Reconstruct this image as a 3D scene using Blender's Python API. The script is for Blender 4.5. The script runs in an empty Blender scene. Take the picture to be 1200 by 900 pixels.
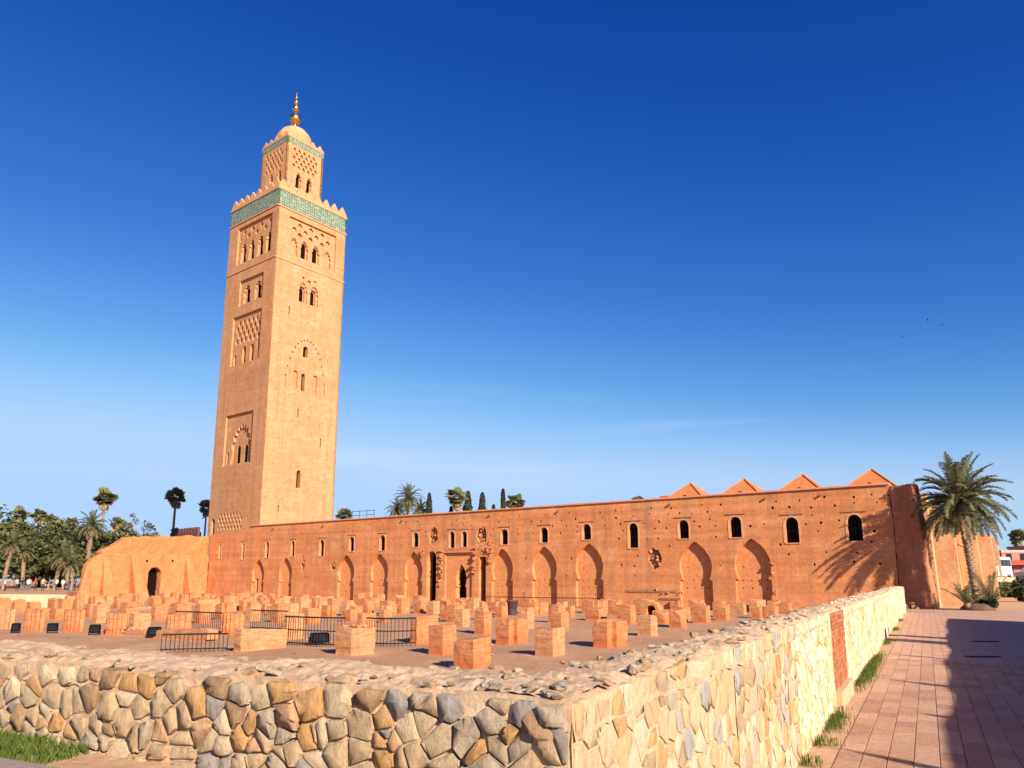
import bpy, bmesh, math, random
from mathutils import Vector, Matrix, noise
R = math.radians
random.seed(11)
sc = bpy.context.scene
col = sc.collection

# ------------------------------------------------------------------ camera, sky, sun, exposure
cam_d = bpy.data.cameras.new('camera')
cam = bpy.data.objects.new('camera', cam_d); col.objects.link(cam)
cam.location = (0, 0, 2.0)
cam.rotation_euler = (R(90 + 10.7), 0, 0)
cam_d.sensor_width = 36.0
cam_d.lens = 873 / 1200 * 36
cam_d.shift_y = 65 / 1200
cam_d.clip_start = 0.1
cam_d.clip_end = 6000
sc.camera = cam

SUN_AZ, SUN_EL = R(149), R(26.5)          # azimuth clockwise from +Y
sdir = Vector((math.sin(SUN_AZ) * math.cos(SUN_EL), math.cos(SUN_AZ) * math.cos(SUN_EL), math.sin(SUN_EL)))
world = bpy.data.worlds.new('World'); sc.world = world
world.use_nodes = True
wn, wl = world.node_tree.nodes, world.node_tree.links
wn.clear()
wo = wn.new('ShaderNodeOutputWorld'); bg = wn.new('ShaderNodeBackground')
sky = wn.new('ShaderNodeTexSky'); sky.sky_type = 'NISHITA'
sky.sun_disc = False
sky.sun_elevation = SUN_EL; sky.sun_rotation = SUN_AZ
sky.altitude = 500; sky.air_density = 1.0; sky.dust_density = 0.0; sky.ozone_density = 3.0
SKY_S = 0.063
EXPO = 1.0
# deep, clear-air grade of the sky: a power and gain for each channel, the same all round
sep = wn.new('ShaderNodeSeparateColor'); gm = wn.new('ShaderNodeCombineColor')
wl.new(sky.outputs[0], sep.inputs[0])
UI, UN = .07 * 2 ** .8, SKY_S * 2 ** EXPO
for ch, (pw_, gn, cap) in enumerate(((2.8, 8.6, .46), (1.76, 1.88, .68), (1.02, 1.28, 1.0))):
    n1 = wn.new('ShaderNodeMath'); n1.operation = 'POWER'; n1.inputs[1].default_value = pw_
    n2 = wn.new('ShaderNodeMath'); n2.operation = 'MULTIPLY'; n2.inputs[1].default_value = gn * UI ** pw_ / UN
    n3 = wn.new('ShaderNodeMath'); n3.operation = 'SMOOTH_MIN'; n3.inputs[1].default_value = cap / UN; n3.inputs[2].default_value = .45 / UN
    wl.new(sep.outputs[ch], n1.inputs[0]); wl.new(n1.outputs[0], n2.inputs[0]); wl.new(n2.outputs[0], n3.inputs[0]); wl.new(n3.outputs[0], gm.inputs[ch])
# thin cirrus veil in the sky
tc = wn.new('ShaderNodeTexCoord'); mp = wn.new('ShaderNodeMapping')
mp.inputs['Scale'].default_value = (1.2, 1.2, 16); mp.inputs['Location'].default_value = (2.8, .9, 3.1); mp.inputs['Rotation'].default_value = (0, R(-3), 0)
nz = wn.new('ShaderNodeTexNoise'); nz.inputs['Scale'].default_value = 1.6; nz.inputs['Detail'].default_value = 5
nr = wn.new('ShaderNodeValToRGB'); nr.color_ramp.elements[0].position = .55; nr.color_ramp.elements[1].position = .8
sx = wn.new('ShaderNodeSeparateXYZ')
zr = wn.new('ShaderNodeValToRGB')
ze = zr.color_ramp.elements; ze[0].position = .08; ze[0].color = (0, 0, 0, 1); ze[1].position = .16; ze[1].color = (1, 1, 1, 1)
e3 = zr.color_ramp.elements.new(.30); e3.color = (0, 0, 0, 1)
mu = wn.new('ShaderNodeMath'); mu.operation = 'MULTIPLY'
mu2 = wn.new('ShaderNodeMath'); mu2.operation = 'MULTIPLY'; mu2.inputs[1].default_value = .34
mx = wn.new('ShaderNodeMixRGB'); mx.inputs[2].default_value = (6, 7, 8.2, 1)
wl.new(tc.outputs['Generated'], mp.inputs[0]); wl.new(mp.outputs[0], nz.inputs[0]); wl.new(nz.outputs[0], nr.inputs[0])
wl.new(tc.outputs['Generated'], sx.inputs[0]); wl.new(sx.outputs['Z'], zr.inputs[0])
wl.new(nr.outputs[0], mu.inputs[0]); wl.new(zr.outputs[0], mu.inputs[1]); wl.new(mu.outputs[0], mu2.inputs[0])
wl.new(mu2.outputs[0], mx.inputs[0]); wl.new(gm.outputs[0], mx.inputs[1])
wl.new(mx.outputs[0], bg.inputs[0]); wl.new(bg.outputs[0], wo.inputs[0])
bg.inputs[1].default_value = SKY_S

sun_d = bpy.data.lights.new('sun', 'SUN'); sun_d.energy = 5.0; sun_d.angle = R(.5); sun_d.color = (1, .87, .72)
sun = bpy.data.objects.new('sun', sun_d); col.objects.link(sun)
sun.rotation_euler = (-sdir).to_track_quat('-Z', 'Y').to_euler()

sc.view_settings.view_transform = 'Standard'
sc.view_settings.look = 'None'
sc.view_settings.exposure = EXPO
sc.view_settings.gamma = 1.0
sc.view_settings.use_curve_mapping = False

# ------------------------------------------------------------------ materials
MATS = {}
def node_mat(name, rough=.9):
    m = bpy.data.materials.new(name); m.use_nodes = True
    nt = m.node_tree; p = nt.nodes['Principled BSDF']; p.inputs['Roughness'].default_value = rough
    p.inputs['Specular IOR Level'].default_value = .15
    MATS[name] = m
    return m, nt, p
def N(nt, t, **k):
    n = nt.nodes.new(t)
    for a, v in k.items():
        if a in n.inputs: n.inputs[a].default_value = v
        else: setattr(n, a, v)
    return n
def ramp(nt, fac, stops, interp='LINEAR'):
    r = nt.nodes.new('ShaderNodeValToRGB'); cr = r.color_ramp; cr.interpolation = interp
    while len(cr.elements) > 1: cr.elements.remove(cr.elements[-1])
    cr.elements[0].position = stops[0][0]; cr.elements[0].color = (*stops[0][1], 1)
    for p, c in stops[1:]:
        e = cr.elements.new(p); e.color = (*c, 1)
    nt.links.new(fac, r.inputs[0]); return r.outputs[0]
def mix(nt, fac, a, b, mode='MIX'):
    m = nt.nodes.new('ShaderNodeMixRGB'); m.blend_type = mode
    for i, v in ((0, fac), (1, a), (2, b)):
        if hasattr(v, 'links'): nt.links.new(v, m.inputs[i])
        elif i == 0: m.inputs[0].default_value = v
        else: m.inputs[i].default_value = (*v, 1)
    return m.outputs[0]
def bump(nt, p, h, strength, dist, prev=None):
    b = nt.nodes.new('ShaderNodeBump'); b.inputs['Strength'].default_value = strength; b.inputs['Distance'].default_value = dist
    nt.links.new(h, b.inputs['Height'])
    if prev is not None: nt.links.new(prev, b.inputs['Normal'])
    nt.links.new(b.outputs[0], p.inputs['Normal']); return b.outputs[0]
def noise_tex(nt, co, scale, detail=5, rough=.6, stretch=None):
    if stretch:
        m = N(nt, 'ShaderNodeMapping'); m.inputs['Scale'].default_value = stretch; nt.links.new(co, m.inputs[0]); co = m.outputs[0]
    n = N(nt, 'ShaderNodeTexNoise', Scale=scale, Detail=detail, Roughness=rough); nt.links.new(co, n.inputs['Vector']); return n.outputs['Fac']
def coord(nt, kind='Object'):
    return N(nt, 'ShaderNodeTexCoord').outputs[kind]

def clay(name, c0, c1, stain=None, uv=False, courses=None, bscale=1.0, big=.25, strength=.5, wear=None, cmix=.45):
    """weathered earth / brick plaster: c0..c1 mottled, stains, fine pitted relief"""
    m, nt, p = node_mat(name, .95)
    co = coord(nt, 'UV' if uv else 'Object')
    base = ramp(nt, noise_tex(nt, co, big, 6, .65), [(.3, c0), (.7, c1)])
    fine = ramp(nt, noise_tex(nt, co, 3.2 * bscale, 5, .7), [(.3, (.78,) * 3), (.7, (1.12,) * 3)])
    c = mix(nt, 1.0, base, fine, 'MULTIPLY')
    if stain:
        s = ramp(nt, noise_tex(nt, co, big * 2.3, 7, .7, (1, .35, 1) if uv else (1, 1, .35)), [(.52, (0, 0, 0)), (.74, (1, 1, 1))])
        c = mix(nt, s, c, stain)
    if wear:
        pale, dark, lift = wear
        s1 = ramp(nt, noise_tex(nt, co, 1.0, 6, .7, (1.1, .05, 1)), [(.46, (0, 0, 0)), (.7, (.85,) * 3)])        # rain streaks
        c = mix(nt, s1, c, dark)
        s2 = ramp(nt, noise_tex(nt, co, .55, 7, .72), [(.5, (0, 0, 0)), (.68, (.75,) * 3)])                       # faded plaster
        c = mix(nt, s2, c, pale)
        s3 = ramp(nt, noise_tex(nt, co, 1.0, 4, .6, (.05, 1.6, 1)), [(.3, (lift,) * 3), (.7, (2.0 - lift - .08,) * 3)])        # lift lines
        c = mix(nt, 1.0, c, s3, 'MULTIPLY')
        s4 = ramp(nt, noise_tex(nt, co, 1.6, 8, .78), [(.6, (0, 0, 0)), (.68, (.75,) * 3)])                      # spalled patches
        c = mix(nt, s4, c, tuple(v * .8 for v in dark))
    h = noise_tex(nt, co, 5 * bscale, 8, .75)
    if courses:
        br = N(nt, 'ShaderNodeTexBrick', Scale=1.0)
        br.inputs['Brick Width'].default_value = courses[0]; br.inputs['Row Height'].default_value = courses[1]
        br.inputs['Mortar Size'].default_value = courses[2]; br.inputs['Mortar Smooth'].default_value = .5
        br.inputs['Color1'].default_value = (1, 1, 1, 1); br.inputs['Color2'].default_value = (.82, .8, .78, 1); br.inputs['Mortar'].default_value = (.72, .68, .64, 1)
        wob = N(nt, 'ShaderNodeVectorMath', operation='ADD')
        wn_ = N(nt, 'ShaderNodeTexNoise', Scale=.8, Detail=3); nt.links.new(co, wn_.inputs['Vector'])
        sc_ = N(nt, 'ShaderNodeVectorMath', operation='SCALE'); sc_.inputs['Scale'].default_value = .18
        nt.links.new(wn_.outputs['Color'], sc_.inputs[0])
        nt.links.new(co, wob.inputs[0]); nt.links.new(sc_.outputs[0], wob.inputs[1]); nt.links.new(wob.outputs[0], br.inputs['Vector'])
        c = mix(nt, cmix, c, br.outputs['Color'], 'MULTIPLY')
    nt.links.new(c, p.inputs['Base Color'])
    n1 = bump(nt, p, h, strength, .06)
    vo = N(nt, 'ShaderNodeTexVoronoi', Scale=3.5 * bscale); nt.links.new(co, vo.inputs['Vector'])
    n2 = bump(nt, p, ramp(nt, vo.outputs['Distance'], [(0.05, (0, 0, 0)), (.25, (1, 1, 1))]), .25, .04, n1)
    return m
clay('wall_clay', (.58, .205, .075), (.68, .275, .105), stain=(.46, .195, .09), uv=True, courses=(.32, .11, .012), big=.16, wear=((.66, .34, .17), (.38, .165, .08), .8))
clay('panel_clay', (.58, .225, .085), (.68, .285, .115), uv=True, courses=(.32, .11, .012), big=.4)
clay('tower_stone', (.51, .25, .115), (.60, .325, .155), stain=(.49, .215, .095), uv=True, courses=(.62, .3, .025), big=.12, wear=((.60, .35, .19), (.41, .19, .095), .9), cmix=.65)
clay('tower_plain', (.40, .225, .115), (.50, .30, .16), big=.2)
clay('tower_trim', (.48, .245, .12), (.56, .305, .15), big=.5)
clay('ruin_plaster', (.47, .165, .06), (.55, .215, .085), stain=(.45, .135, .045), big=.35, bscale=.7, strength=.8)
clay('ruin_red', (.50, .155, .055), (.56, .195, .07), big=.4)
clay('sun_tinted_plaster', (.52, .29, .14), (.60, .37, .20), stain=(.50, .20, .08), big=.4)  # orange plaster made paler: strong sun on the buttresses is put into the colour
clay('surround_plaster', (.56, .27, .13), (.64, .34, .18), big=1.2)
clay('shade_tinted_clay', (.36, .145, .07), (.44, .19, .10), stain=(.30, .12, .06), big=.4)  # darkened clay: the corner buttress's shade is put into the colour
clay('coping', (.52, .22, .115), (.60, .27, .15), big=.5)
clay('pier_brick', (.48, .18, .075), (.56, .25, .11), stain=(.40, .13, .05), big=1.3, bscale=2.2, strength=.9)
def add_courses(name):
    nt = MATS[name].node_tree; p = nt.nodes['Principled BSDF']; src = p.inputs['Base Color'].links[0].from_socket; co = coord(nt)
    f = noise_tex(nt, co, 1.0, 4, .6, (1.5, 1.5, 16)); g = noise_tex(nt, co, 9.0, 3, .6, (1, 1, 2.2))
    c = mix(nt, 1.0, src, ramp(nt, f, [(.3, (.72, .68, .64)), (.6, (1.12, 1.1, 1.08))]), 'MULTIPLY')
    c = mix(nt, ramp(nt, g, [(.58, (0, 0, 0)), (.7, (.5,) * 3)]), c, (.30, .11, .05))
    nt.links.new(c, p.inputs['Base Color'])
add_courses('pier_brick')
_m = MATS['pier_brick']; _nt = _m.node_tree; _p = _nt.nodes['Principled BSDF']
_src = _p.inputs['Base Color'].links[0].from_socket
_co = coord(_nt); _sx = N(_nt, 'ShaderNodeSeparateXYZ'); _nt.links.new(_co, _sx.inputs[0])
_ad = N(_nt, 'ShaderNodeMath', operation='ADD'); _nt.links.new(_sx.outputs['Z'], _ad.inputs[0]); _nt.links.new(noise_tex(_nt, _co, 2.5, 4), _ad.inputs[1])
_nt.links.new(mix(_nt, ramp(_nt, _ad.outputs[0], [(.55, (.75,) * 3), (.85, (0, 0, 0))]), _src, (.50, .125, .04)), _p.inputs['Base Color'])
clay('pier_pale', (.50, .23, .105), (.58, .30, .15), stain=(.44, .17, .07), big=1.2, bscale=2.2, strength=.9)
add_courses('pier_pale')
clay('cream_plaster', (.55, .38, .22), (.62, .45, .28), big=.4)
clay('earth', (.41, .215, .115), (.54, .315, .18), stain=(.38, .19, .095), big=.3, strength=1.0, bscale=1.6)
clay('soil', (.46, .28, .16), (.55, .36, .22), big=1.5, bscale=3)
clay('mortar', (.50, .33, .20), (.62, .44, .29), stain=(.42, .22, .11), big=2.2, bscale=5)
clay('mortar_pale', (.54, .385, .225), (.64, .47, .29), stain=(.54, .33, .15), big=2.2, bscale=5)
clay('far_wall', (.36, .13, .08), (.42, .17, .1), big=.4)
clay('shade_tinted_wall', (.13, .06, .055), (.17, .08, .07), big=.4)  # crenellated wall's shade is put into this dark colour; its face gets sun
clay('brick_red', (.42, .13, .06), (.5, .18, .085), big=3, bscale=6)
clay('dark_soil', (.10, .06, .04), (.16, .10, .065), big=2, bscale=4)
clay('rubble_dark', (.22, .12, .07), (.36, .19, .1), big=1.5, bscale=4)
clay('grey_paving', (.30, .25, .215), (.38, .31, .26), big=1.2, bscale=4)
clay('city_red', (.40, .13, .10), (.5, .2, .15), big=.3)
clay('city_pink', (.5, .3, .22), (.58, .38, .28), big=.3)

def flat(name, c, rough=.6, metal=0., spec=.4):
    m, nt, p = node_mat(name, rough)
    p.inputs['Metallic'].default_value = metal; p.inputs['Specular IOR Level'].default_value = spec
    co = coord(nt); f = noise_tex(nt, co, 4, 4)
    nt.links.new(ramp(nt, f, [(.3, tuple(v * .82 for v in c)), (.7, tuple(min(1, v * 1.12) for v in c))]), p.inputs['Base Color'])
    return m
flat('dark_opening', (.010, .006, .005), .95, 0, .0)
flat('iron', (.018, .017, .018), .7, .0, .2)
flat('lamp_black', (.008, .008, .009), .95, 0, .05)
flat('lamp_glass', (.012, .012, .014), .8, 0, .1)
flat('wood', (.20, .10, .05), .85)
flat('gold', (.75, .42, .13), .28, 1.0)
flat('bin_dark', (.075, .04, .05), .7)
flat('white_paint', (.75, .76, .78), .35)
flat('blue_paint', (.10, .13, .22), .35)
flat('grey_paint', (.30, .32, .36), .35)
flat('window_glass', (.015, .018, .025), .12)
flat('tyre', (.015, .015, .015), .9)
flat('rim', (.4, .4, .42), .4, .7)
flat('awning_red', (.5, .07, .05), .8)
flat('bird_dark', (.02, .02, .025), .8)
flat('skin', (.36, .2, .13), .6)
for n_, c_ in dict(cloth_white=(.7, .68, .66), cloth_blue=(.06, .1, .25), cloth_dark=(.03, .03, .04), cloth_red=(.42, .05, .05), cloth_tan=(.4, .28, .18), cloth_pink=(.6, .3, .34)).items(): flat(n_, c_, .9, 0, .1)

def leafmat(name, c0, c1, trans=.25):
    m, nt, p = node_mat(name, .65)
    gi = N(nt, 'ShaderNodeNewGeometry')
    oi = gi.outputs['Random Per Island']
    nt.links.new(ramp(nt, oi, [(0, c0), (1, c1)]), p.inputs['Base Color'])
    p.inputs['Specular IOR Level'].default_value = .3
    tr = N(nt, 'ShaderNodeBsdfTranslucent'); nt.links.new(ramp(nt, oi, [(0, tuple(v * 1.2 for v in c0)), (1, tuple(v * 1.3 for v in c1))]), tr.inputs['Color'])
    ms = N(nt, 'ShaderNodeMixShader'); ms.inputs[0].default_value = trans
    nt.links.new(p.outputs[0], ms.inputs[1]); nt.links.new(tr.outputs[0], ms.inputs[2])
    nt.links.new(ms.outputs[0], nt.nodes['Material Output'].inputs['Surface'])
leafmat('leaf_dark', (.04, .052, .018), (.115, .125, .04))
leafmat('leaf_mid', (.06, .068, .02), (.165, .155, .05))
leafmat('leaf_cypress', (.018, .03, .016), (.045, .06, .03))
leafmat('leaf_palm', (.06, .07, .022), (.20, .19, .085))
leafmat('leaf_palm_far', (.09, .105, .035), (.25, .225, .08))
leafmat('leaf_dry', (.24, .17, .08), (.38, .28, .14))
leafmat('leaf_grey', (.12, .12, .10), (.22, .21, .18))
leafmat('grass_blade', (.05, .085, .012), (.13, .17, .03))

def bark(name, c0, c1, ring=None):
    m, nt, p = node_mat(name, .95)
    co = coord(nt)
    f = noise_tex(nt, co, 6, 6, .7, (1, 1, 2.5))
    nt.links.new(ramp(nt, f, [(.3, c0), (.7, c1)]), p.inputs['Base Color'])
    bump(nt, p, f, .8, .05)
bark('bark', (.10, .07, .045), (.22, .16, .10))
bark('palm_bark', (.17, .115, .07), (.34, .24, .15))

def stonemat(name, stops, lo=.42, hi=1.35, cover=.65):
    """each stone object draws one of the stops at random"""
    m, nt, p = node_mat(name, .9)
    oi = N(nt, 'ShaderNodeObjectInfo'); co = coord(nt)
    c = ramp(nt, oi.outputs['Random'], stops, 'CONSTANT')
    ad = N(nt, 'ShaderNodeVectorMath', operation='ADD'); nt.links.new(co, ad.inputs[0])
    cx = N(nt, 'ShaderNodeCombineXYZ'); mm = N(nt, 'ShaderNodeMath', operation='MULTIPLY'); mm.inputs[1].default_value = 40
    nt.links.new(oi.outputs['Random'], mm.inputs[0]); nt.links.new(mm.outputs[0], cx.inputs[0]); nt.links.new(cx.outputs[0], ad.inputs[1])
    co = ad.outputs[0]
    f = noise_tex(nt, co, 16, 10, .78, (1, 1, .55))
    c = mix(nt, 1.0, c, ramp(nt, f, [(.3, (lo, lo * .96, lo * .92)), (.5, (.95, .94, .92)), (.72, (hi, hi * .98, hi * .94))]), 'MULTIPLY')
    g = noise_tex(nt, co, 4, 5, .6)
    c = mix(nt, ramp(nt, g, [(.5, (0, 0, 0)), (.75, (cover,) * 3)]), c, (.50, .36, .22))
    nt.links.new(c, p.inputs['Base Color'])
    n1 = bump(nt, p, f, 1.0, .035)
    v = N(nt, 'ShaderNodeTexVoronoi', Scale=18, feature='DISTANCE_TO_EDGE'); nt.links.new(co, v.inputs['Vector'])
    bump(nt, p, ramp(nt, v.outputs[0], [(0, (0, 0, 0)), (.08, (1, 1, 1))]), .18, .01, n1)
TAN, GREY, BLUE, ORG, CRM, BRN, PNK = (.52, .37, .225), (.46, .365, .265), (.36, .32, .28), (.54, .31, .13), (.62, .475, .31), (.38, .24, .135), (.55, .33, .19)
stonemat('stone_front', [(0, TAN), (.28, GREY), (.42, BLUE), (.49, ORG), (.62, CRM), (.78, BRN), (.85, (.48, .36, .23)), (.95, PNK)], .5, 1.3, .5)
CR2, CR3, CR4 = (.70, .53, .33), (.66, .47, .26), (.74, .60, .42)
stonemat('stone_path', [(0, CR2), (.24, CR3), (.42, CR4), (.60, (.52, .45, .36)), (.70, (.62, .40, .18)), (.80, (.50, .37, .23)), (.89, (.45, .43, .41)), (.95, (.56, .31, .13))], .6, 1.2, .35)
CR2, CR3, CR4 = CR2, CR3, CR4
flat('far_stone_a', CR2, .9, 0, .1); flat('far_stone_b', CR3, .9, 0, .1); flat('far_stone_c', CR4, .9, 0, .1); flat('far_stone_d', (.44, .42, .40), .9, 0, .1); flat('far_stone_e', (.56, .35, .15), .9, 0, .1)
stonemat('rubble', [(0, (.54, .40, .26)), (.3, (.50, .34, .20)), (.52, (.58, .46, .32)), (.74, (.36, .31, .26)), (.82, (.50, .30, .16)), (.92, (.60, .50, .38))])
stonemat('paver', [(0, (.50, .305, .205)), (.18, (.53, .33, .225)), (.4, (.48, .275, .185)), (.55, (.56, .355, .245)), (.72, (.51, .29, .195)), (.88, (.42, .245, .175))], .62, 1.25, .55)
stonemat('brick', [(0, (.44, .14, .065)), (.3, (.50, .18, .08)), (.6, (.40, .12, .06)), (.85, (.52, .22, .11))])

# far pavers: colour per island
m, nt, p = node_mat('paver_far', .85)
gi = N(nt, 'ShaderNodeNewGeometry')
nt.links.new(ramp(nt, gi.outputs['Random Per Island'], [(0, (.49, .30, .20)), (.3, (.52, .325, .22)), (.6, (.47, .27, .18)), (1, (.53, .335, .23))]), p.inputs['Base Color'])

# green glazed tile band
m, nt, p = node_mat('zellige', .3)
p.inputs['Specular IOR Level'].default_value = .5
co = coord(nt, 'UV')
rot = N(nt, 'ShaderNodeMapping'); rot.inputs['Rotation'].default_value = (0, 0, R(45)); rot.inputs['Scale'].default_value = (3.4, 3.4, 1); nt.links.new(co, rot.inputs[0])
ck = N(nt, 'ShaderNodeTexChecker', Scale=1.0); nt.links.new(rot.outputs[0], ck.inputs[0])
ck.inputs[1].default_value = (.04, .15, .085, 1); ck.inputs[2].default_value = (.40, .38, .25, 1)
vo = N(nt, 'ShaderNodeTexVoronoi', Scale=3.6); nt.links.new(co, vo.inputs['Vector'])
vr = ramp(nt, vo.outputs['Color'], [(0, (.025, .085, .05)), (.4, (.40, .36, .22)), (.6, (.07, .24, .14))], 'CONSTANT')
c = mix(nt, .45, ck.outputs[0], vr)
c = mix(nt, .22, c, (.20, .19, .15))
nt.links.new(c, p.inputs['Base Color'])

def M(n): return MATS[n]

# ------------------------------------------------------------------ mesh helpers
class MB:
    def __init__(s): s.v = []; s.f = []; s.m = []; s.uv = None
    def add(s, vs, fs, mi=0):
        k = len(s.v); s.v += [tuple(x) for x in vs]; s.f += [tuple(i + k for i in f) for f in fs]; s.m += [mi] * len(fs)
    def box(s, x0, x1, y0, y1, z0, z1, mi=0):
        s.add([(x, y, z) for z in (z0, z1) for y in (y0, y1) for x in (x0, x1)],
              [(0, 2, 3, 1), (4, 5, 7, 6), (0, 1, 5, 4), (2, 6, 7, 3), (0, 4, 6, 2), (1, 3, 7, 5)], mi)
    def obox(s, o, ax, ay, az, mi=0):
        """box from corner o spanned by three vectors"""
        o = Vector(o); ax, ay, az = Vector(ax), Vector(ay), Vector(az)
        s.add([o + ax * i + ay * j + az * k for k in (0, 1) for j in (0, 1) for i in (0, 1)],
              [(0, 2, 3, 1), (4, 5, 7, 6), (0, 1, 5, 4), (2, 6, 7, 3), (0, 4, 6, 2), (1, 3, 7, 5)], mi)
    def prism(s, pts, z0, z1, mi=0, top=None):
        n = len(pts); tp = top or pts
        s.add([(x, y, z0) for x, y in pts] + [(x, y, z1) for x, y in tp],
              [tuple(range(n - 1, -1, -1)), tuple(range(n, 2 * n))] + [(i, (i + 1) % n, n + (i + 1) % n, n + i) for i in range(n)], mi)
    def loft(s, rings, mi=0, cap0=True, cap1=True):
        n = len(rings[0]); vs = [v for r in rings for v in r]; fs = []
        for k in range(len(rings) - 1):
            for i in range(n):
                j = (i + 1) % n; fs.append((k * n + i, k * n + j, (k + 1) * n + j, (k + 1) * n + i))
        if cap0: fs.append(tuple(range(n - 1, -1, -1)))
        if cap1: fs.append(tuple(range((len(rings) - 1) * n, len(rings) * n)))
        s.add(vs, fs, mi)
    def tube(s, pts, rad, n=8, mi=0):
        rings = []
        pts = [Vector(p) for p in pts]
        for i, p in enumerate(pts):
            d = (pts[min(i + 1, len(pts) - 1)] - pts[max(i - 1, 0)]).normalized()
            a = d.orthogonal().normalized() if i == 0 else (pa - d * pa.dot(d)).normalized()
            pa = a; b = d.cross(a); r = rad[i] if isinstance(rad, (list, tuple)) else rad
            rings.append([p + a * r * math.cos(2 * math.pi * k / n) + b * r * math.sin(2 * math.pi * k / n) for k in range(n)])
        s.loft(rings, mi)
    def lathe(s, prof, n=24, c=(0, 0, 0), mi=0):
        s.loft([[(c[0] + r * math.cos(2 * math.pi * k / n), c[1] + r * math.sin(2 * math.pi * k / n), c[2] + z) for k in range(n)] for r, z in prof], mi)
    def build(s, name, mats, parent=None, origin=(0, 0, 0), smooth=False):
        if parent is not None: origin = base_of(parent)
        me = bpy.data.meshes.new(name)
        ox, oy, oz = origin
        me.from_pydata([(x - ox, y - oy, z - oz) for x, y, z in s.v], [], s.f)
        for n in ([mats] if isinstance(mats, str) else mats): me.materials.append(M(n))
        if max(s.m, default=0) > 0: me.polygons.foreach_set('material_index', s.m)
        if smooth: me.polygons.foreach_set('use_smooth', [True] * len(me.polygons))
        me.update()
        o = bpy.data.objects.new(name, me); col.objects.link(o)
        if parent is not None: o.parent = parent
        else: o.location = origin
        return o
TS = bpy.data.scenes.new('workbench'); TVL = TS.view_layers[0]      # scratch scene: evaluates one helper object at a time, removed at the end
def evaluated_mesh(ob):
    TS.collection.objects.link(ob); TVL.update()
    me = bpy.data.meshes.new_from_object(ob.evaluated_get(TVL.depsgraph)); bpy.data.objects.remove(ob); return me
def base_of(o):
    while o.parent is not None: o = o.parent
    return tuple(o.location)
def tag(o, label=None, cat=None, group=None, kind=None):
    if label: o['label'] = label
    if cat: o['category'] = cat
    if group: o['group'] = group
    if kind: o['kind'] = kind
    return o
def thing(name, loc, label, cat, group=None):
    o = bpy.data.objects.new(name, None); o.location = loc; o.empty_display_size = .3; col.objects.link(o)
    return tag(o, label, cat, group)
def child(name, me, parent, loc=(0, 0, 0)):
    o = bpy.data.objects.new(name, me); col.objects.link(o); o.parent = parent; o.location = loc
    return o

def slab(name, outer, holes, w0, w1, mat, parent, fr):
    """flat wall layer in the vertical plane fr=(origin_xy, direction_xy): outline and openings in (u, z), from w0 to w1 outwards"""
    cu = bpy.data.curves.new('tmp', 'CURVE'); cu.dimensions = '2D'; cu.fill_mode = 'BOTH'; cu.extrude = (w1 - w0) / 2
    for poly in [outer] + holes:
        sp = cu.splines.new('POLY'); sp.points.add(len(poly) - 1)
        for q, (u, z) in zip(sp.points, poly): q.co = (u, z, 0, 1)
        sp.use_cyclic_u = True
    me = evaluated_mesh(bpy.data.objects.new('tmp', cu)); bpy.data.curves.remove(cu)
    me.name = name
    o, a = fr; n = (a[1], -a[0])          # outward normal
    bx, by, bz = base_of(parent)
    mid = (w0 + w1) / 2
    cs = [v.co.copy() for v in me.vertices]
    uvl = me.uv_layers[0] if me.uv_layers else me.uv_layers.new(name='UVMap')
    for l in me.loops:
        c = cs[l.vertex_index]; uvl.data[l.index].uv = (c.x + c.z * .7, c.y)
    for v, c in zip(me.vertices, cs):
        w = c.z + mid
        v.co = (o[0] + a[0] * c.x + n[0] * w - bx, o[1] + a[1] * c.x + n[1] * w - by, c.y - bz)
    me.materials.clear(); me.materials.append(M(mat))
    for q in me.polygons: q.material_index = 0; q.use_smooth = False
    ob = bpy.data.objects.new(name, me); col.objects.link(ob); ob.parent = parent
    return ob
def frame_pt(fr, u, w, z):
    o, a = fr
    return Vector((o[0] + a[0] * u + a[1] * w, o[1] + a[1] * u - a[0] * w, z))
def fbox(mb, fr, u0, u1, w0, w1, z0, z1, mi=0):
    p = frame_pt(fr, u0, w0, z0)
    mb.obox(p, frame_pt(fr, u1, w0, z0) - p, frame_pt(fr, u0, w1, z0) - p, (0, 0, z1 - z0), mi)
def shrink(poly, k=.004):
    c = (sum(p_[0] for p_ in poly) / len(poly), sum(p_[1] for p_ in poly) / len(poly))
    return [(c[0] + (u - c[0]) * (1 - k), c[1] + (z - c[1]) * (1 - k)) for u, z in poly]
def rect(u0, u1, z0, z1): return [(u0, z0), (u1, z0), (u1, z1), (u0, z1)]
def jit(poly, k, rnd=random): return [(u + rnd.uniform(-k, k), z + rnd.uniform(-k, k)) for u, z in poly]
def round_arch(uc, z0, w, z1, n=8, pt=0.0):
    r = w / 2; zs = z1 - r * (1 + pt)
    return [(uc - r, z0), (uc + r, z0)] + [(uc + r * math.cos(math.pi * k / n), zs + r * (1 + pt) * math.sin(math.pi * k / n) ** (1 if pt == 0 else .9)) for k in range(n + 1)]
HW = [(0, .84), (.06, .90), (.14, .955), (.25, .99), (.36, 1.0), (.48, .96), (.6, .86), (.71, .72), (.81, .54), (.9, .33), (.96, .15), (1, 0)]
def horseshoe(uc, z0, w, z1, spring=.46):
    h = z1 - z0; zs = z0 + h * spring; r = w / 2
    right = [(uc + r, z0), (uc + r, zs - .12), (uc + r * .84, zs - .1)] + [(uc + r * f, zs + (z1 - zs) * t) for t, f in HW]
    left = [(2 * uc - u, z) for u, z in reversed(right[:-1])]
    return left[::-1][::-1] and ([(uc - r, z0)] + right[0:1] + right[1:] + left[:-1])
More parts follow.
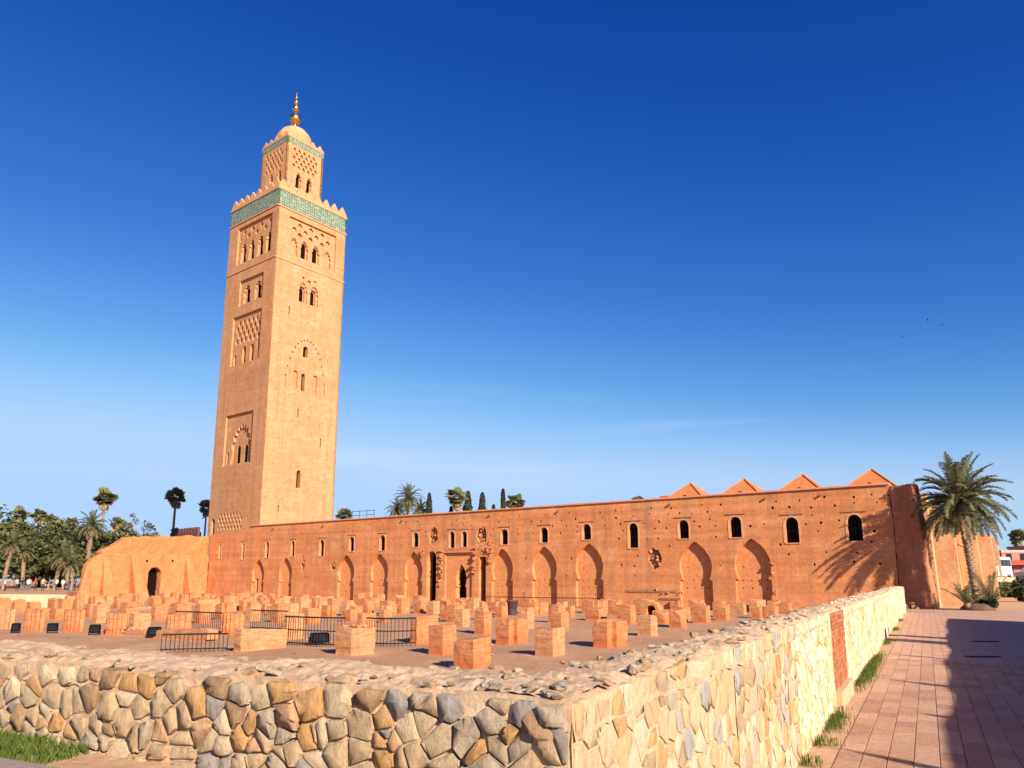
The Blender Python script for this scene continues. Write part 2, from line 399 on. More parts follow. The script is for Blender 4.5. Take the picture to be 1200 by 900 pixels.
def lobed(uc, z0, w, z1, n=9, depth=.13):
    """pointed arch with a scalloped (many-lobed) edge"""
    r = w / 2; zs = z0 + (z1 - z0) * .35; pts = []
    for k in range(n * 4 + 1):
        t = k / (n * 4); s = abs(2 * t - 1)
        u = r * (1 - (1 - s) ** 1.5) * (1 if t < .5 else -1); z = zs + (z1 - zs) * (1 - s ** 1.9)
        q = 1 - depth * abs(math.sin(math.pi * t * n)) ** .5 * 0 - depth * (1 - abs(math.sin(math.pi * t * n)))
        pts.append((uc + u * q, zs + (z - zs) * q))
    return [(uc - r, z0), (uc + r, z0)] + pts
def lens(uc, zc, w, h):
    return [(uc, zc - h / 2), (uc + w * .36, zc - h * .2), (uc + w / 2, zc), (uc + w * .3, zc + h * .26), (uc, zc + h / 2), (uc - w * .3, zc + h * .26), (uc - w / 2, zc), (uc - w * .36, zc - h * .2)]
def sebka(u0, u1, z0, z1, p, q, fill=.72):
    out = []; k = 0; z = z0 + q / 2
    while z + q * .4 <= z1:
        u = u0 + p / 2 + (p / 2 if k % 2 else 0)
        while u + p * .36 <= u1:
            out.append(lens(u, z, p * fill, q * 1.35)); u += p
        z += q; k += 1
    return out
def blob(uc, zc, w, h, n=14, k=.28, rnd=random):
    return [(uc + w / 2 * math.cos(2 * math.pi * i / n) * (1 + rnd.uniform(-k, k)), zc + h / 2 * math.sin(2 * math.pi * i / n) * (1 + rnd.uniform(-k, k))) for i in range(n)]
def hull_rock(rx, ry, rz, rnd, n=13):
    bm = bmesh.new()
    for i in range(n):
        v = Vector((rnd.gauss(0, 1), rnd.gauss(0, 1), rnd.gauss(0, 1))).normalized() * rnd.uniform(.82, 1.08)
        bm.verts.new((v.x * rx, v.y * ry, v.z * rz))
    r = bmesh.ops.convex_hull(bm, input=bm.verts)
    bmesh.ops.delete(bm, geom=[g for g in r['geom_interior'] if isinstance(g, bmesh.types.BMVert)], context='VERTS')
    bmesh.ops.bevel(bm, geom=list(bm.edges), offset=min(rx, ry, rz) * .16, segments=1, affect='EDGES', clamp_overlap=True)
    me = bpy.data.meshes.new('rock'); bm.to_mesh(me); bm.free()
    return me

def erode(ob, voxel, amp, scale, smooth=2, seed=0.0):
    """weather a solid: voxel remesh, soften the edges, push the surface about with noise"""
    me = ob.data; tmp = bpy.data.objects.new('tmp', me)
    md = tmp.modifiers.new('r', 'REMESH'); md.mode = 'VOXEL'; md.voxel_size = voxel
    if smooth: ms_ = tmp.modifiers.new('s', 'SMOOTH'); ms_.iterations = smooth; ms_.factor = .5
    nm = evaluated_mesh(tmp)
    so = Vector((seed, seed * 1.7, seed * .3))
    for v in nm.vertices:
        q_ = v.co * scale + so
        v.co += v.normal * amp * (noise.noise(q_) + .55 * noise.noise(q_ * 2.7) + .3 * noise.noise(q_ * 6.1))
    nm.materials.clear(); nm.materials.append(me.materials[0]); nm.name = me.name
    nm.polygons.foreach_set('use_smooth', [True] * len(nm.polygons)); nm.update()
    ob.data = nm; return ob

# ------------------------------------------------------------------ ground
CG = -0.5                                            # level of the ruined prayer hall
mb = MB(); mb.add([(-2500, -800, CG), (2500, -800, CG), (2500, 4000, CG), (-2500, 4000, CG)], [(0, 1, 2, 3)])
tag(mb.build('ground', 'earth'), kind='structure')

NX, NY = 190, 170; vs, fs = [], []
for j in range(NY + 1):
    for i in range(NX + 1):
        x, y = -52 + 84 * i / NX, 11 + 66 * j / NY; p = Vector((x, y, 0)); e = min(1, i / 6, j / 6, (NX - i) / 6, (NY - j) / 6)
        vs.append((x, y, CG - .07 + e * (.085 + .05 * noise.noise(p * .45) + .035 * noise.noise(p * 1.4) + .02 * noise.noise(p * 3.7))))
for j in range(NY):
    for i in range(NX):
        k = j * (NX + 1) + i; fs.append((k, k + 1, k + NX + 2, k + NX + 1))
mb = MB(); mb.add(vs, fs); tag(mb.build('hall_floor', 'earth', smooth=True), kind='structure')

# frame of the walled corner: r runs along the path, q = outwards to the path side
rA = R(28.7); rv = Vector((math.sin(rA), math.cos(rA), 0)); qv = Vector((math.cos(rA), -math.sin(rA), 0))
CO = Vector((.27, 3.45, 0))                          # outer corner of the rubble walls
fA = R(64); fv = Vector((-math.sin(fA), math.cos(fA), 0)); gv = Vector((-math.cos(fA), -math.sin(fA), 0))   # front wall: along, outwards
FG = .94                                             # soil in front of the front wall

# path bed
def P(t, s, z=0): v = CO + rv * t + qv * s; return (v.x, v.y, z)
mb = MB()
mb.obox(P(-14, -.35, CG - .1), rv * 200, qv * 70, (0, 0, .1 - CG - .012))
path = tag(mb.build('path', 'soil'), kind='structure')
# raised front bank with grey paving on it
mb = MB(); NX, NY = 70, 30; vs, fs = [], []
for j in range(NY + 1):
    for i in range(NX + 1):
        p = CO + fv * (.3 + 13 * (i / NX)) + gv * (-.2 + 8 * (j / NY) ** 1.6)
        vs.append((p.x, p.y, FG + .018 * (noise.noise(p * 1.9) + .6 * noise.noise(p * 6.1)) + .05 * max(0, 1 - j / 6)))
for j in range(NY):
    for i in range(NX):
        k = j * (NX + 1) + i; fs.append((k, k + NX + 1, k + NX + 2, k + 1))
mb.add(vs, fs)
bank = tag(mb.build('soil_bank', 'soil', smooth=True), kind='structure')
mb = MB(); mb.obox(CO + fv * .06 - gv * .25, fv * .26, gv * 8.1, (0, 0, FG + .05))
tag(mb.build('bank_kerb', 'cream_plaster'), 'pale kerb holding up the soil bank beside the path', 'kerb')
mb = MB(); rnd = random.Random(5)
mb.obox(CO + fv * .34 + gv * .34 + Vector((0, 0, FG - .02)), fv * 12, gv * 3.2, (0, 0, .05))
pav = tag(mb.build('grey_paving', 'grey_paving'), kind='structure')

for (dx, dy), lb in (((15.7, 25.5), 'dark iron drain grate in the shaded path, the one closer to the mosque'), ((12.5, 20.5), 'dark iron drain grate in the shaded path, the one closer to the red brick pier')):
    t = thing('drain_grate', (dx, dy, .004), lb, 'drain'); m = MB(); m.box(dx - .42, dx + .42, dy - .14, dy + .14, .004, .012); m.build('frame', 'iron', t)
    for k in range(9): m = MB(); m.box(dx - .38 + k * .09, dx - .34 + k * .09, dy - .12, dy + .12, .0125, .02); m.build('bar', 'iron', t)

# ------------------------------------------------------------------ rubble stone walls
def voronoi_cells(u0, u1, z0, z1, su, sz, rnd, jitter=.42, drop=.16, extra=.14):
    pts = []; nz_ = max(1, round((z1 - z0) / sz)); 
    for j in range(-1, nz_ + 1):
        sz_ = (z1 - z0) / nz_; u = u0 - su * (1.5 if j % 2 else 1)
        while u < u1 + su * 1.5:
            du = su * rnd.uniform(.5, 1.6); u += du
            pts.append((u - du / 2 + rnd.uniform(-.12, .12) * su, z0 + (j + .5 + rnd.uniform(-jitter, jitter)) * sz_))
    pts = [p_ for p_ in pts if rnd.random() > drop]
    pts += [(rnd.uniform(u0, u1), rnd.uniform(z0, z1)) for _ in range(int(len(pts) * extra))]
    cells = []; rr = (3.6 * max(su, sz)) ** 2
    for k, (px, pz) in enumerate(pts):
        if not (u0 <= px <= u1 and z0 <= pz <= z1): continue
        poly = [(u0, z0), (u1, z0), (u1, z1), (u0, z1)]
        for j, (qx, qz) in enumerate(pts):
            dx, dz = qx - px, qz - pz
            if j == k or dx * dx + dz * dz > rr or not poly: continue
            mx_, mz_ = (px + qx) / 2, (pz + qz) / 2; out = []
            for i in range(len(poly)):
                a, b = poly[i], poly[(i + 1) % len(poly)]
                da = (a[0] - mx_) * dx + (a[1] - mz_) * dz; db = (b[0] - mx_) * dx + (b[1] - mz_) * dz
                if da <= 0: out.append(a)
                if da * db < 0:
                    t = da / (da - db); out.append((a[0] + (b[0] - a[0]) * t, a[1] + (b[1] - a[1]) * t))
            poly = out
        if len(poly) >= 3: cells.append(poly)
    return cells
def stone_verts(poly, gap, depth, rnd, back=-.07, tk=1.0):
    n = len(poly); cu = sum(p[0] for p in poly) / n; cz = sum(p[1] for p in poly) / n
    ru = (max(p[0] for p in poly) - min(p[0] for p in poly)) / 2; rz = (max(p[1] for p in poly) - min(p[1] for p in poly)) / 2
    f = max(.3, 1 - gap / max(.03, min(ru, rz)))
    pts = []
    for i in range(n):
        a, b = poly[i], poly[(i + 1) % n]
        if math.hypot(a[0] - b[0], a[1] - b[1]) < .02: continue
        for t in (rnd.uniform(.02, .14), rnd.uniform(.86, .98)):
            pts.append((a[0] + (b[0] - a[0]) * t, a[1] + (b[1] - a[1]) * t))
    if len(pts) < 4: return None
    tu, tz = rnd.uniform(-.16, .16) * tk, rnd.uniform(-.16, .16) * tk
    rings = []
    for w, s in ((back, f), (depth * .6, f * rnd.uniform(.97, 1.0)), (depth * .95, f * rnd.uniform(.88, .95))):
        rg = []
        for (u, z) in pts:
            du, dz = (u - cu) * s, (z - cz) * s
            k = 1 + rnd.uniform(-.09, .07)
            rg.append((du * k, dz * k, w + (0 if w == back else du * tu + dz * tz + rnd.uniform(-.3, .3) * depth)))
        rings.append(rg)
    m = len(pts); vs = [v for r_ in rings for v in r_] + [(0, 0, depth * rnd.uniform(.85, 1.15))]
    fs = []
    for k in range(2):
        for i in range(m): fs.append((k * m + i, k * m + (i + 1) % m, (k + 1) * m + (i + 1) % m, (k + 1) * m + i))
    fs += [(2 * m + i, 2 * m + (i + 1) % m, 3 * m) for i in range(m)]
    return cu, cz, vs, fs
def wall_to_world(o, al, out, u, z, w): return o + al * u + out * w + Vector((0, 0, z))

def mortar_face(o, al, out, u0, u1, z0, ztop, nu, nzz, amp, off, mat, parent, name='mortar'):
    """uneven mortar bed behind the stones"""
    vs, fs = [], []
    for j in range(nzz + 1):
        for i in range(nu + 1):
            u = u0 + (u1 - u0) * i / nu; z = z0 + (ztop(u) - z0) * j / nzz
            p = wall_to_world(o, al, out, u, z, 0)
            w = off + amp * (noise.noise(p * 5.3) + .6 * noise.noise(p * 13.7))
            vs.append(wall_to_world(o, al, out, u, z, w))
    for j in range(nzz):
        for i in range(nu):
            k = j * (nu + 1) + i; fs.append((k, k + 1, k + nu + 2, k + nu + 1))
    m = MB(); m.add(vs, fs); return m.build(name, mat, parent, smooth=True)
def top_bed(o, al, out, u0, u1, w0, w1, ztop, nu, nw, mat, parent, amp=.045):
    vs, fs = [], []
    for j in range(nw + 1):
        for i in range(nu + 1):
            u = u0 + (u1 - u0) * i / nu; w = w0 + (w1 - w0) * j / nw
            p = wall_to_world(o, al, out, u, 0, w)
            e = .05 * (abs(2 * j / nw - 1) ** 3)
            z = ztop(u) + amp * (noise.noise(p * 2.6) + .6 * noise.noise(p * 8.3) + .4 * noise.noise(p * 19)) - e
            if j in (0, nw): z -= .10
            vs.append(wall_to_world(o, al, out, u, z, w))
    for j in range(nw):
        for i in range(nu):
            k = j * (nu + 1) + i; fs.append((k, k + nu + 1, k + nu + 2, k + 1))
    m = MB(); m.add(vs, fs); return m.build('wall_top', mat, parent, smooth=False)

def place_stone(name, me_or_data, loc, al, out, mat, parent, rnd):
    cu, cz, vs, fs = me_or_data
    me = bpy.data.meshes.new('stone')
    me.from_pydata([(al.x * u + out.x * w, al.y * u + out.y * w, z) for u, z, w in vs], [], fs)
    me.materials.append(M(mat)); me.polygons.foreach_set('use_smooth', [len(f_.vertices) == 3 for f_ in me.polygons]); me.update()
    o = child(name, me, parent, loc - Vector(base_of(parent)))
    return o

# --- front wall
rnd = random.Random(3)
fw = thing('rubble_wall', CO + fv * 5 + Vector((0, 0, FG)), 'low rubble wall of grey and tan stones facing the grass and grey paving', 'wall')
FT = lambda u: 1.50 + .012 * math.sin(u * 1.7) + .01 * math.sin(u * 4.1)
FL, FWID = 12.0, .72
m = MB(); m.obox(CO + fv * .08 - gv * .09 + Vector((0, 0, -.02)), fv * FL, gv * -(FWID - .16), (0, 0, 1.44)); m.build('wall_core', 'mortar', fw)
mortar_face(CO, fv, gv, .004, FL, .0, lambda u: FT(u) - .03, 620, 50, .016, -.007, 'mortar', fw)
top_bed(CO, fv, gv, .012, FL, .005, -FWID, FT, 420, 26, 'mortar', fw, .03)
m = MB(); m.obox(CO + fv * .5 - gv * FWID + Vector((0, 0, -.6)), fv * FL, gv * .02, (0, 0, 2.02)); m.build('inner_face', 'mortar', fw)
fc = voronoi_cells(.03, 7.0, FG - .12, 1.47, .15, .128, rnd, .5, .12, .3)
for poly in fc:
    cu = sum(p_[0] for p_ in poly) / len(poly)
    left = min(1, max(0, (cu - 2.2) / 2.5))             # the far part is bedded deeper in mortar
    d = stone_verts(poly, rnd.uniform(.002, .010) + left * rnd.uniform(0, .022), rnd.uniform(.010, .034) * (1 - .5 * left), rnd, -.07, .6)
    if d: place_stone('stone', d, wall_to_world(CO, fv, gv, d[0], d[1], 0), fv, gv, 'stone_front', fw, rnd)
m = MB()
for poly in voronoi_cells(.03, 2.2, .0, FG - .12, .205, .19, rnd) + voronoi_cells(7.0, FL, FG - .12, 1.47, .24, .2, rnd):
    d = stone_verts(poly, .01, .035, rnd)
    if d: m.add([wall_to_world(CO, fv, gv, d[0] + u, d[1] + z, w) for u, z, w in d[2]], d[3])
tag(m.build('stones_beyond', 'stone_front', fw), kind='stuff')
rocks = [hull_rock(.11, .085, .055, rnd) for _ in range(10)]
for q_ in rocks: q_.materials.append(M('rubble'))
def top_stones(o, al, out, u0, u1, w0, w1, ztop, count, parent, rnd, smin, smax, sink=.35, bias=1.0):
    for k in range(count):
        u = u0 + (u1 - u0) * rnd.random() ** bias; w = rnd.uniform(w0, w1); s = rnd.uniform(smin, smax)
        st = child('top_stone', rnd.choice(rocks), parent, wall_to_world(o, al, out, u, ztop(u) + (.5 - sink * rnd.uniform(.6, 1.9)) * .055 * s, w) - Vector(base_of(parent)))
        st.rotation_euler = (rnd.uniform(-.35, .35), rnd.uniform(-.35, .35), rnd.uniform(0, 6.28)); st.scale = (s, s * rnd.uniform(.7, 1.2), s * rnd.uniform(.6, 1.1))
top_stones(CO, fv, gv, .1, 6.6, -FWID + .05, -.03, FT, 170, fw, rnd, .18, .55, .7)
for k in range(26):                                   # blocks laid along the outer edge
    u = .35 + k * .24 + rnd.uniform(-.05, .05); s = rnd.uniform(.5, .95)
    if rnd.random() < .35: continue
    st = child('edge_stone', rnd.choice(rocks), fw, wall_to_world(CO, fv, gv, u, FT(u) - .035, rnd.uniform(-.14, -.06)) - Vector(base_of(fw)))
    st.rotation_euler = (rnd.uniform(-.2, .2), rnd.uniform(-.2, .2), rnd.uniform(0, 6.28)); st.scale = (s, s, s * .9)
# big corner blocks
for k, (z, rx, ry, rz, du) in enumerate([(1.36, .15, .12, .13, .13), (1.12, .09, .12, .09, .09), (.90, .12, .11, .11, .10), (.66, .10, .12, .10, .09)]):
    me = hull_rock(rx, ry, rz, rnd, 22); me.materials.append(M('stone_front'))
    st = child('corner_stone', me, fw, CO + fv * du - gv * .07 + Vector((0, 0, z)) - Vector(base_of(fw))); st.rotation_euler = (0, 0, rA + rnd.uniform(-.2, .2))

ci = CO - gv * .03 - qv * .03
m = MB(); m.prism([(ci.x, ci.y), ((ci + rv * .4).x, (ci + rv * .4).y), ((ci + rv * .4 + fv * .3).x, (ci + rv * .4 + fv * .3).y), ((ci + fv * .4).x, (ci + fv * .4).y)], 0, 1.45); m.build('corner_core', 'mortar', fw)
# --- wall beside the path
pw = thing('rubble_wall', CO + rv * 20, 'long pale rubble wall with a red brick pier running along the paved path', 'wall')
PL, PWID = 50.6, .55
PT = lambda t: 1.50 + .12 * t / PL + .03 * noise.noise(Vector((t * .35, 0, 3)))
def PO(t): return .05 * noise.noise(Vector((t * .22, 5, 0))) * min(1, t / 3) + (.10 * max(0, (t - 30) / 20) * math.sin(t * .9))       # face wanders a little
B0, B1 = 10.1, 12.1                                  # brick pier
JO = [3.05, 21.5, 29.8, 36.2, 42.5, 47.0]              # open joints
def pw_pt(t, z, w): return CO + rv * t + qv * (w + PO(t)) + Vector((0, 0, z))
segs = []; last = 0.0
for j in JO + [PL]:
    segs.append((last, j)); last = j + .035
for a_, b_ in segs:
    n_ = max(2, int((b_ - a_) / .35)); vs, fs = [], []
    ring = []
    for i in range(n_ + 1):
        t = a_ + (b_ - a_) * i / n_; zt = PT(t) - .05
        ring.append([pw_pt(t, -.3, -.06), pw_pt(t, zt, -.06), pw_pt(t, zt, -PWID), pw_pt(t, -.6, -PWID)])
    m = MB(); m.loft(ring); m.build('wall_core', 'mortar_pale', pw)
def grid_face(t0, t1, nu, nz_, fn, mat, name):
    vs, fs = [], []
    for j in range(nz_ + 1):
        for i in range(nu + 1): vs.append(fn(t0 + (t1 - t0) * i / nu, j / nz_))
    for j in range(nz_):
        for i in range(nu):
            k = j * (nu + 1) + i; fs.append((k, k + 1, k + nu + 2, k + nu + 1))
    m = MB(); m.add(vs, fs); return m.build(name, mat, pw, smooth=True)
def mface(t, s):
    z = -.02 + (PT(t) - .02) * s; p = pw_pt(t, z, 0)
    return pw_pt(t, z, -.004 + .007 * (noise.noise(p * 5.1) + .5 * noise.noise(p * 12)))
for a_, b_ in segs: grid_face(a_, b_, max(3, int((b_ - a_) / (.04 if a_ < 12 else .12))), 34, mface, 'mortar_pale', 'mortar')
def tface(t, s):
    w = .01 - (PWID + .01) * s; p = pw_pt(t, 0, w)
    z = PT(t) + .032 * (noise.noise(p * 2.4) + .6 * noise.noise(p * 7.7) + .4 * noise.noise(p * 17)) - .06 * abs(2 * s - 1) ** 3 - (.12 if s in (0, 1) else 0)
    return pw_pt(t, z, w)
for a_, b_, st_ in ((0, 14, .045), (14, PL, .13)): 
    o_ = grid_face(a_, b_, int((b_ - a_) / st_), 20, tface, 'mortar', 'wall_top')
    o_.data.flip_normals(); o_.data.polygons.foreach_set('use_smooth', [False] * len(o_.data.polygons))
cells = []
for t0, t1, su in ((.0, 3.05, .15), (3.085, 10.08, .15), (12.12, 21.5, .19), (21.54, 29.8, .21), (29.84, 36.2, .22), (36.24, 42.5, .22), (42.54, 47.0, .22), (47.04, PL, .22)):
    cells += voronoi_cells(t0, t1, .03, 1.475, su, .21, rnd)
cells.sort(key=lambda pl: sum(p_[0] for p_ in pl) / len(pl))
far = MB(); cnt = 0
for poly in cells:
    d = stone_verts(poly, rnd.uniform(.001, .02), rnd.uniform(.001, .009), rnd, -.05, .25)
    if not d: continue
    k = d[0] < 2 or rnd.random() < .9
    if cnt < 285 and d[0] < 10.3:
        cnt += 1
        dd = (d[0], d[1], d[2], d[3])
        place_stone('stone', dd, pw_pt(d[0], d[1] * PT(d[0]) / 1.5, 0), rv, qv, 'stone_path', pw, rnd)
    else:
        far.add([pw_pt(d[0] + u, (d[1] + z) * PT(d[0]) / 1.5, w) for u, z, w in d[2]], d[3], rnd.choice((0, 0, 1, 1, 2, 2, 3, 4)))
tag(far.build('stones_beyond', ['far_stone_a', 'far_stone_b', 'far_stone_c', 'far_stone_d', 'far_stone_e'], pw), kind='stuff')
for k in range(210):
    t = 14 * rnd.random() ** 1.3; w = rnd.uniform(-PWID + .04, -.03); s = rnd.uniform(.25, .75)
    st = child('top_stone', rnd.choice(rocks), pw, pw_pt(t, PT(t) + rnd.uniform(-.035, .012) * s, w) - Vector(base_of(pw)))
    st.rotation_euler = (rnd.uniform(-.35, .35), rnd.uniform(-.35, .35), rnd.uniform(0, 6.28)); st.scale = (s, s * rnd.uniform(.7, 1.2), s * rnd.uniform(.6, 1.1))
m = MB()
for k in range(420):
    t = 14 + (PL - 14) * rnd.random(); c_ = pw_pt(t, PT(t) + .0, rnd.uniform(-PWID + .05, -.04)); r_ = rnd.uniform(.02, .055); src = rnd.choice(rocks)
    m.add([(c_.x + v.co.x * r_ * 10, c_.y + v.co.y * r_ * 10, c_.z + v.co.z * r_ * 10) for v in src.vertices], [tuple(q_.vertices) for q_ in src.polygons])
tag(m.build('rubble_beyond', 'rubble', pw), kind='stuff')
# red brick pier in the wall
bp = MB(); bp.loft([[pw_pt(B0 - .01, z, -.3), pw_pt(B1 + .01, z, -.3), pw_pt(B1 + .01, z, .008), pw_pt(B0 - .01, z, .008)] for z in (.1, 1.47)]); pier_o = bp.build('brick_pier', 'mortar', pw)
bp = MB(); bp.loft([[pw_pt(B0 - .08, z, -.3), pw_pt(B1 + .06, z, -.3), pw_pt(B1 + .06, z, .1), pw_pt(B0 - .08, z, .1)] for z in (-.05, .2, .26)]); bp.build('plinth', 'mortar_pale', pier_o)
bw, bh = .215, .058
bme = {}
for row in range(18):
    z = .28 + row * .0665; off = .11 if row % 2 else 0; u = B0 - off
    while u < B1 - .02:
        u0, u1 = max(B0, u) + .004, min(B1, u + bw) - .004
        if u1 - u0 > .04:
            k = round(u1 - u0, 3)
            if k not in bme:
                q_ = MB(); q_.obox((0, 0, 0), rv * k, qv * .06, (0, 0, bh)); o_ = q_.build('brick', 'brick'); o_.parent = pier_o; bme[k] = o_.data
            else: o_ = child('brick', bme[k], pier_o)
            o_.location = pw_pt(u0, z, -.034 + rnd.uniform(0, .008)) - Vector(base_of(pw))
        u += bw + .008

# ------------------------------------------------------------------ pavers on the path
rnd = random.Random(8)
TW, TL = .262, .50
tm = MB(); g_ = .004
v_ = [(g_, g_), (TL - g_, g_), (TL - g_, TW - g_), (g_, TW - g_)]; c_ = .005
tm.loft([[(rv.x * a_ + qv.x * b_, rv.y * a_ + qv.y * b_, z) for a_, b_ in [(min(max(x, g_ + k), TL - g_ - k), min(max(y, g_ + k), TW - g_ - k)) for x, y in v_]] for z, k in ((-.03, 0), (-.004, 0), (0, c_))])
proto = None; tiles = []
for i in range(64):
    s = .32 + i * TW; t = -6 + (TL * .5 if i % 2 else 0)
    while t < 62:
        tiles.append((t, s)); t += TL
cxy = Vector((0, 0, 0))
def vis(t, s):
    p_ = CO + rv * (t + TL / 2) + qv * (s + TW / 2)
    return p_.y > 6.6 and abs(p_.x) / p_.y < .69
near = sorted([q_ for q_ in tiles if vis(*q_)], key=lambda q_: (CO + rv * q_[0] + qv * q_[1]).length)
keep = set(near[:300]); fm = MB()
for q_ in near[:300]:
    if proto is None:
        proto = tm.build('paver', 'paver', path); o_ = proto
    else: o_ = child('paver', proto.data, path)
    o_.location = Vector(P(q_[0], q_[1], rnd.uniform(-.002, .002))) - Vector(base_of(path)) ; o_.rotation_euler = (rnd.uniform(-.003, .003), rnd.uniform(-.003, .003), rnd.uniform(-.006, .006))
for t, s in tiles:
    if (t, s) in keep: continue
    z = rnd.uniform(-.003, .003)
    fm.add([P(t + a_, s + b_, z) for a_, b_ in v_], [(0, 3, 2, 1)])
o_ = fm.build('pavers_beyond', 'paver_far', path); o_.data.flip_normals() if o_.data.polygons[0].normal.z < 0 else None
tag(o_, kind='stuff')

# ------------------------------------------------------------------ mosque: long wall with windows and blind arches
wA = R(55); wa = (math.sin(wA), -math.cos(wA)); wb = (math.cos(wA), math.sin(wA))
W0 = (-33.6, 98.8); WF = (W0, wa)
def wp(u, w=0, z=0): return frame_pt(WF, u, w, z)
UL, UR, WT = -10.3, 75.5, 9.1
mq = thing('mosque', wp(33, 0, CG), 'long red clay mosque with small arched windows and blind horseshoe arches', 'mosque')
rnd = random.Random(21)
WIN = [(-7.88, 4.92, .5, 1.98), (-2.73, 4.73, .56, 2.14), (2.28, 4.87, .7, 2.08), (7.36, 4.94, .7, 1.92), (12.76, 4.89, .8, 1.96), (17.95, 5.35, .82, 1.7), (22.97, 5.33, .84, 1.74), (28.05, 5.6, .85, 1.59),
       (33.22, 5.37, .72, 1.75), (34.89, 5.42, .68, 1.65), (40.07, 5.55, .88, 1.54), (44.83, 5.6, .88, 1.49), (49.58, 5.75, .92, 1.45), (54.36, 4.86, .95, 2.21), (59.16, 5.55, .95, 1.6), (63.71, 5.5, 1.0, 1.7), (68.24, 4.93, 1.05, 2.02), (72.88, 4.93, 1.05, 2.0)]
ARC = [(.72, 2.5, 4.65), (6.2, 2.5, 4.8), (17.17, 2.75, 4.95), (22.64, 2.75, 4.98), (27.83, 2.6, 5.1), (39.81, 2.6, 5.15), (44.84, 2.8, 5.25), (49.78, 2.9, 5.4), (60.09, 2.85, 5.25), (64.95, 2.95, 5.35)]
holes = []; used = []
def clear(u, z, r):
    return all(not (a - r < u < b + r and c - r < z < d + r) for a, b, c, d in used)
def reg(poly, pad=.25):
    used.append((min(p_[0] for p_ in poly) - pad, max(p_[0] for p_ in poly) + pad, min(p_[1] for p_ in poly) - pad, max(p_[1] for p_ in poly) + pad)); holes.append(poly); return poly
wins = [reg(jit(round_arch(u, z, w, z + h, 8, .15), .012)) for u, z, w, h in WIN]
arcs = [reg(jit(horseshoe(u, CG - .05, w, z), .02)) for u, w, z in ARC]
niche = reg(jit(round_arch(30.45, CG - .05, 1.35, 5.1, 8, .3), .03))
slit = reg(jit(rect(36.85, 37.75, CG - .05, 4.35), .03))
gate = reg(jit(rect(32.35, 35.95, CG - .05, 4.85), .02))
BRK = [(30.6, 6.75, 1.3, 1.9), (37.25, 6.65, 1.3, 1.7), (9.45, 4.0, .7, 1.9), (14.9, 3.6, .8, 1.2), (56.4, 3.9, 1.2, 1.7), (31.9, 4.4, .35, 1.2), (37.1, 5.2, .8, .9)]
BRK = [b_ for b_ in BRK]
broken = []
for u, z, w, h in BRK[:5]: broken.append((u, z, w, h, reg(blob(u, z, w, h, 14, .22, rnd), .1)))
# small putlog holes left by the scaffolding
put = []
for z, dens in ((8.3, .6), (7.7, .8), (7.1, .7), (6.45, .75), (5.7, .6), (4.9, .5), (4.1, .5), (3.3, .35), (2.4, .2)):
    u = UL + 1.2
    while u < UR - 1:
        u += rnd.uniform(1.0, 1.9)
        zz = z + rnd.uniform(-.12, .12)
        if z > 8 and u < -1.8: continue
        if rnd.random() < dens and clear(u, zz, .2):
            k = rnd.uniform(.075, .125); put.append(blob(u, zz, k * 2, k * 2.1, 6, .2, rnd))
outer = [(UL, CG - .1), (UR, CG - .1), (UR, WT)]
u = UR
while u > -1.7:
    u -= rnd.uniform(1.5, 3); outer.append((max(u, -1.7), WT + rnd.uniform(-.03, .03)))
outer += [(-1.8, 8.32), (-5, 8.36), (UL, 8.28)]
wall_o = slab('wall', outer, holes + put, -1.0, 0, 'wall_clay', mq, WF)
m = MB(); fbox(m, WF, UL, UR, -1.3, -1.012, CG - .1, 8.2); m.build('wall_backing', 'dark_opening', mq)
for (u, z, w, h), poly in zip(WIN, wins):
    wo_ = slab('window', shrink(poly, .01), [], -.7, -.42, 'dark_opening', mq, WF)
    m = MB()                                             # turned bars behind the opening
    for k in (-1, 0, 1): fbox(m, WF, u + k * w * .27 - .02, u + k * w * .27 + .02, -.40, -.37, z, z + h - .16)
    fbox(m, WF, u - w / 2, u + w / 2, -.405, -.365, z + h * .45, z + h * .45 + .05)
    m.build('grille', 'iron', wo_)
    big_ = round_arch(u, z - .02, w + .26, z + h + .14, 8, .15)
    slab('surround', jit(big_, .015, rnd), [shrink(poly, -.004)], -.02, .028, 'surround_plaster', wo_, WF)
    if rnd.random() < .8:
        m = MB(); fbox(m, WF, u - w * .85, u + w * .85, -.05, .05, z + h + .17, z + h + .24); m.build('lintel', 'wood', wo_)
    m = MB(); fbox(m, WF, u - w / 2 - .06, u + w / 2 + .06, -.2, .05, z - .1, z); m.build('sill', 'coping', wo_)
for i, ((u, w, z), poly) in enumerate(zip(ARC, arcs)):
    hs_ = []
    if i >= 2:
        for zz in ((.7, 1.35, 2.0) if i < 8 else (1.35, 2.0)):
            for k in range(4):
                if rnd.random() < .85:
                    q_ = .075; hs_.append(blob(u + (k - 1.5) * w * .22 + rnd.uniform(-.05, .05), zz + rnd.uniform(-.04, .04), q_ * 2, q_ * 2, 6, .15, rnd))
        hs_.append(blob(u - w * .3, 3.1, .15, .15, 6, .1, rnd))
    if i == 0: hs_ = [rect(u - 1.0, u - .45, CG + .05, 2.2)]
    slab('blind_arch', shrink(poly), hs_, -.95, -.42, 'panel_clay', mq, WF)
    m = MB(); fbox(m, WF, u - w / 2 - .1, u + w / 2 + .1, -1.0, -.955, CG, z + .1); m.build('arch_backing', 'dark_opening', mq)
hs_ = [jit(horseshoe(34.4, CG - .02, 1.4, 3.65), .02)]
gp = slab('gate_panel', shrink(gate, .002), hs_, -.95, -.2, 'panel_clay', mq, WF)
m = MB(); fbox(m, WF, 33.4, 35.4, -1.005, -.96, CG, 4); m.build('doorway', 'dark_opening', gp)
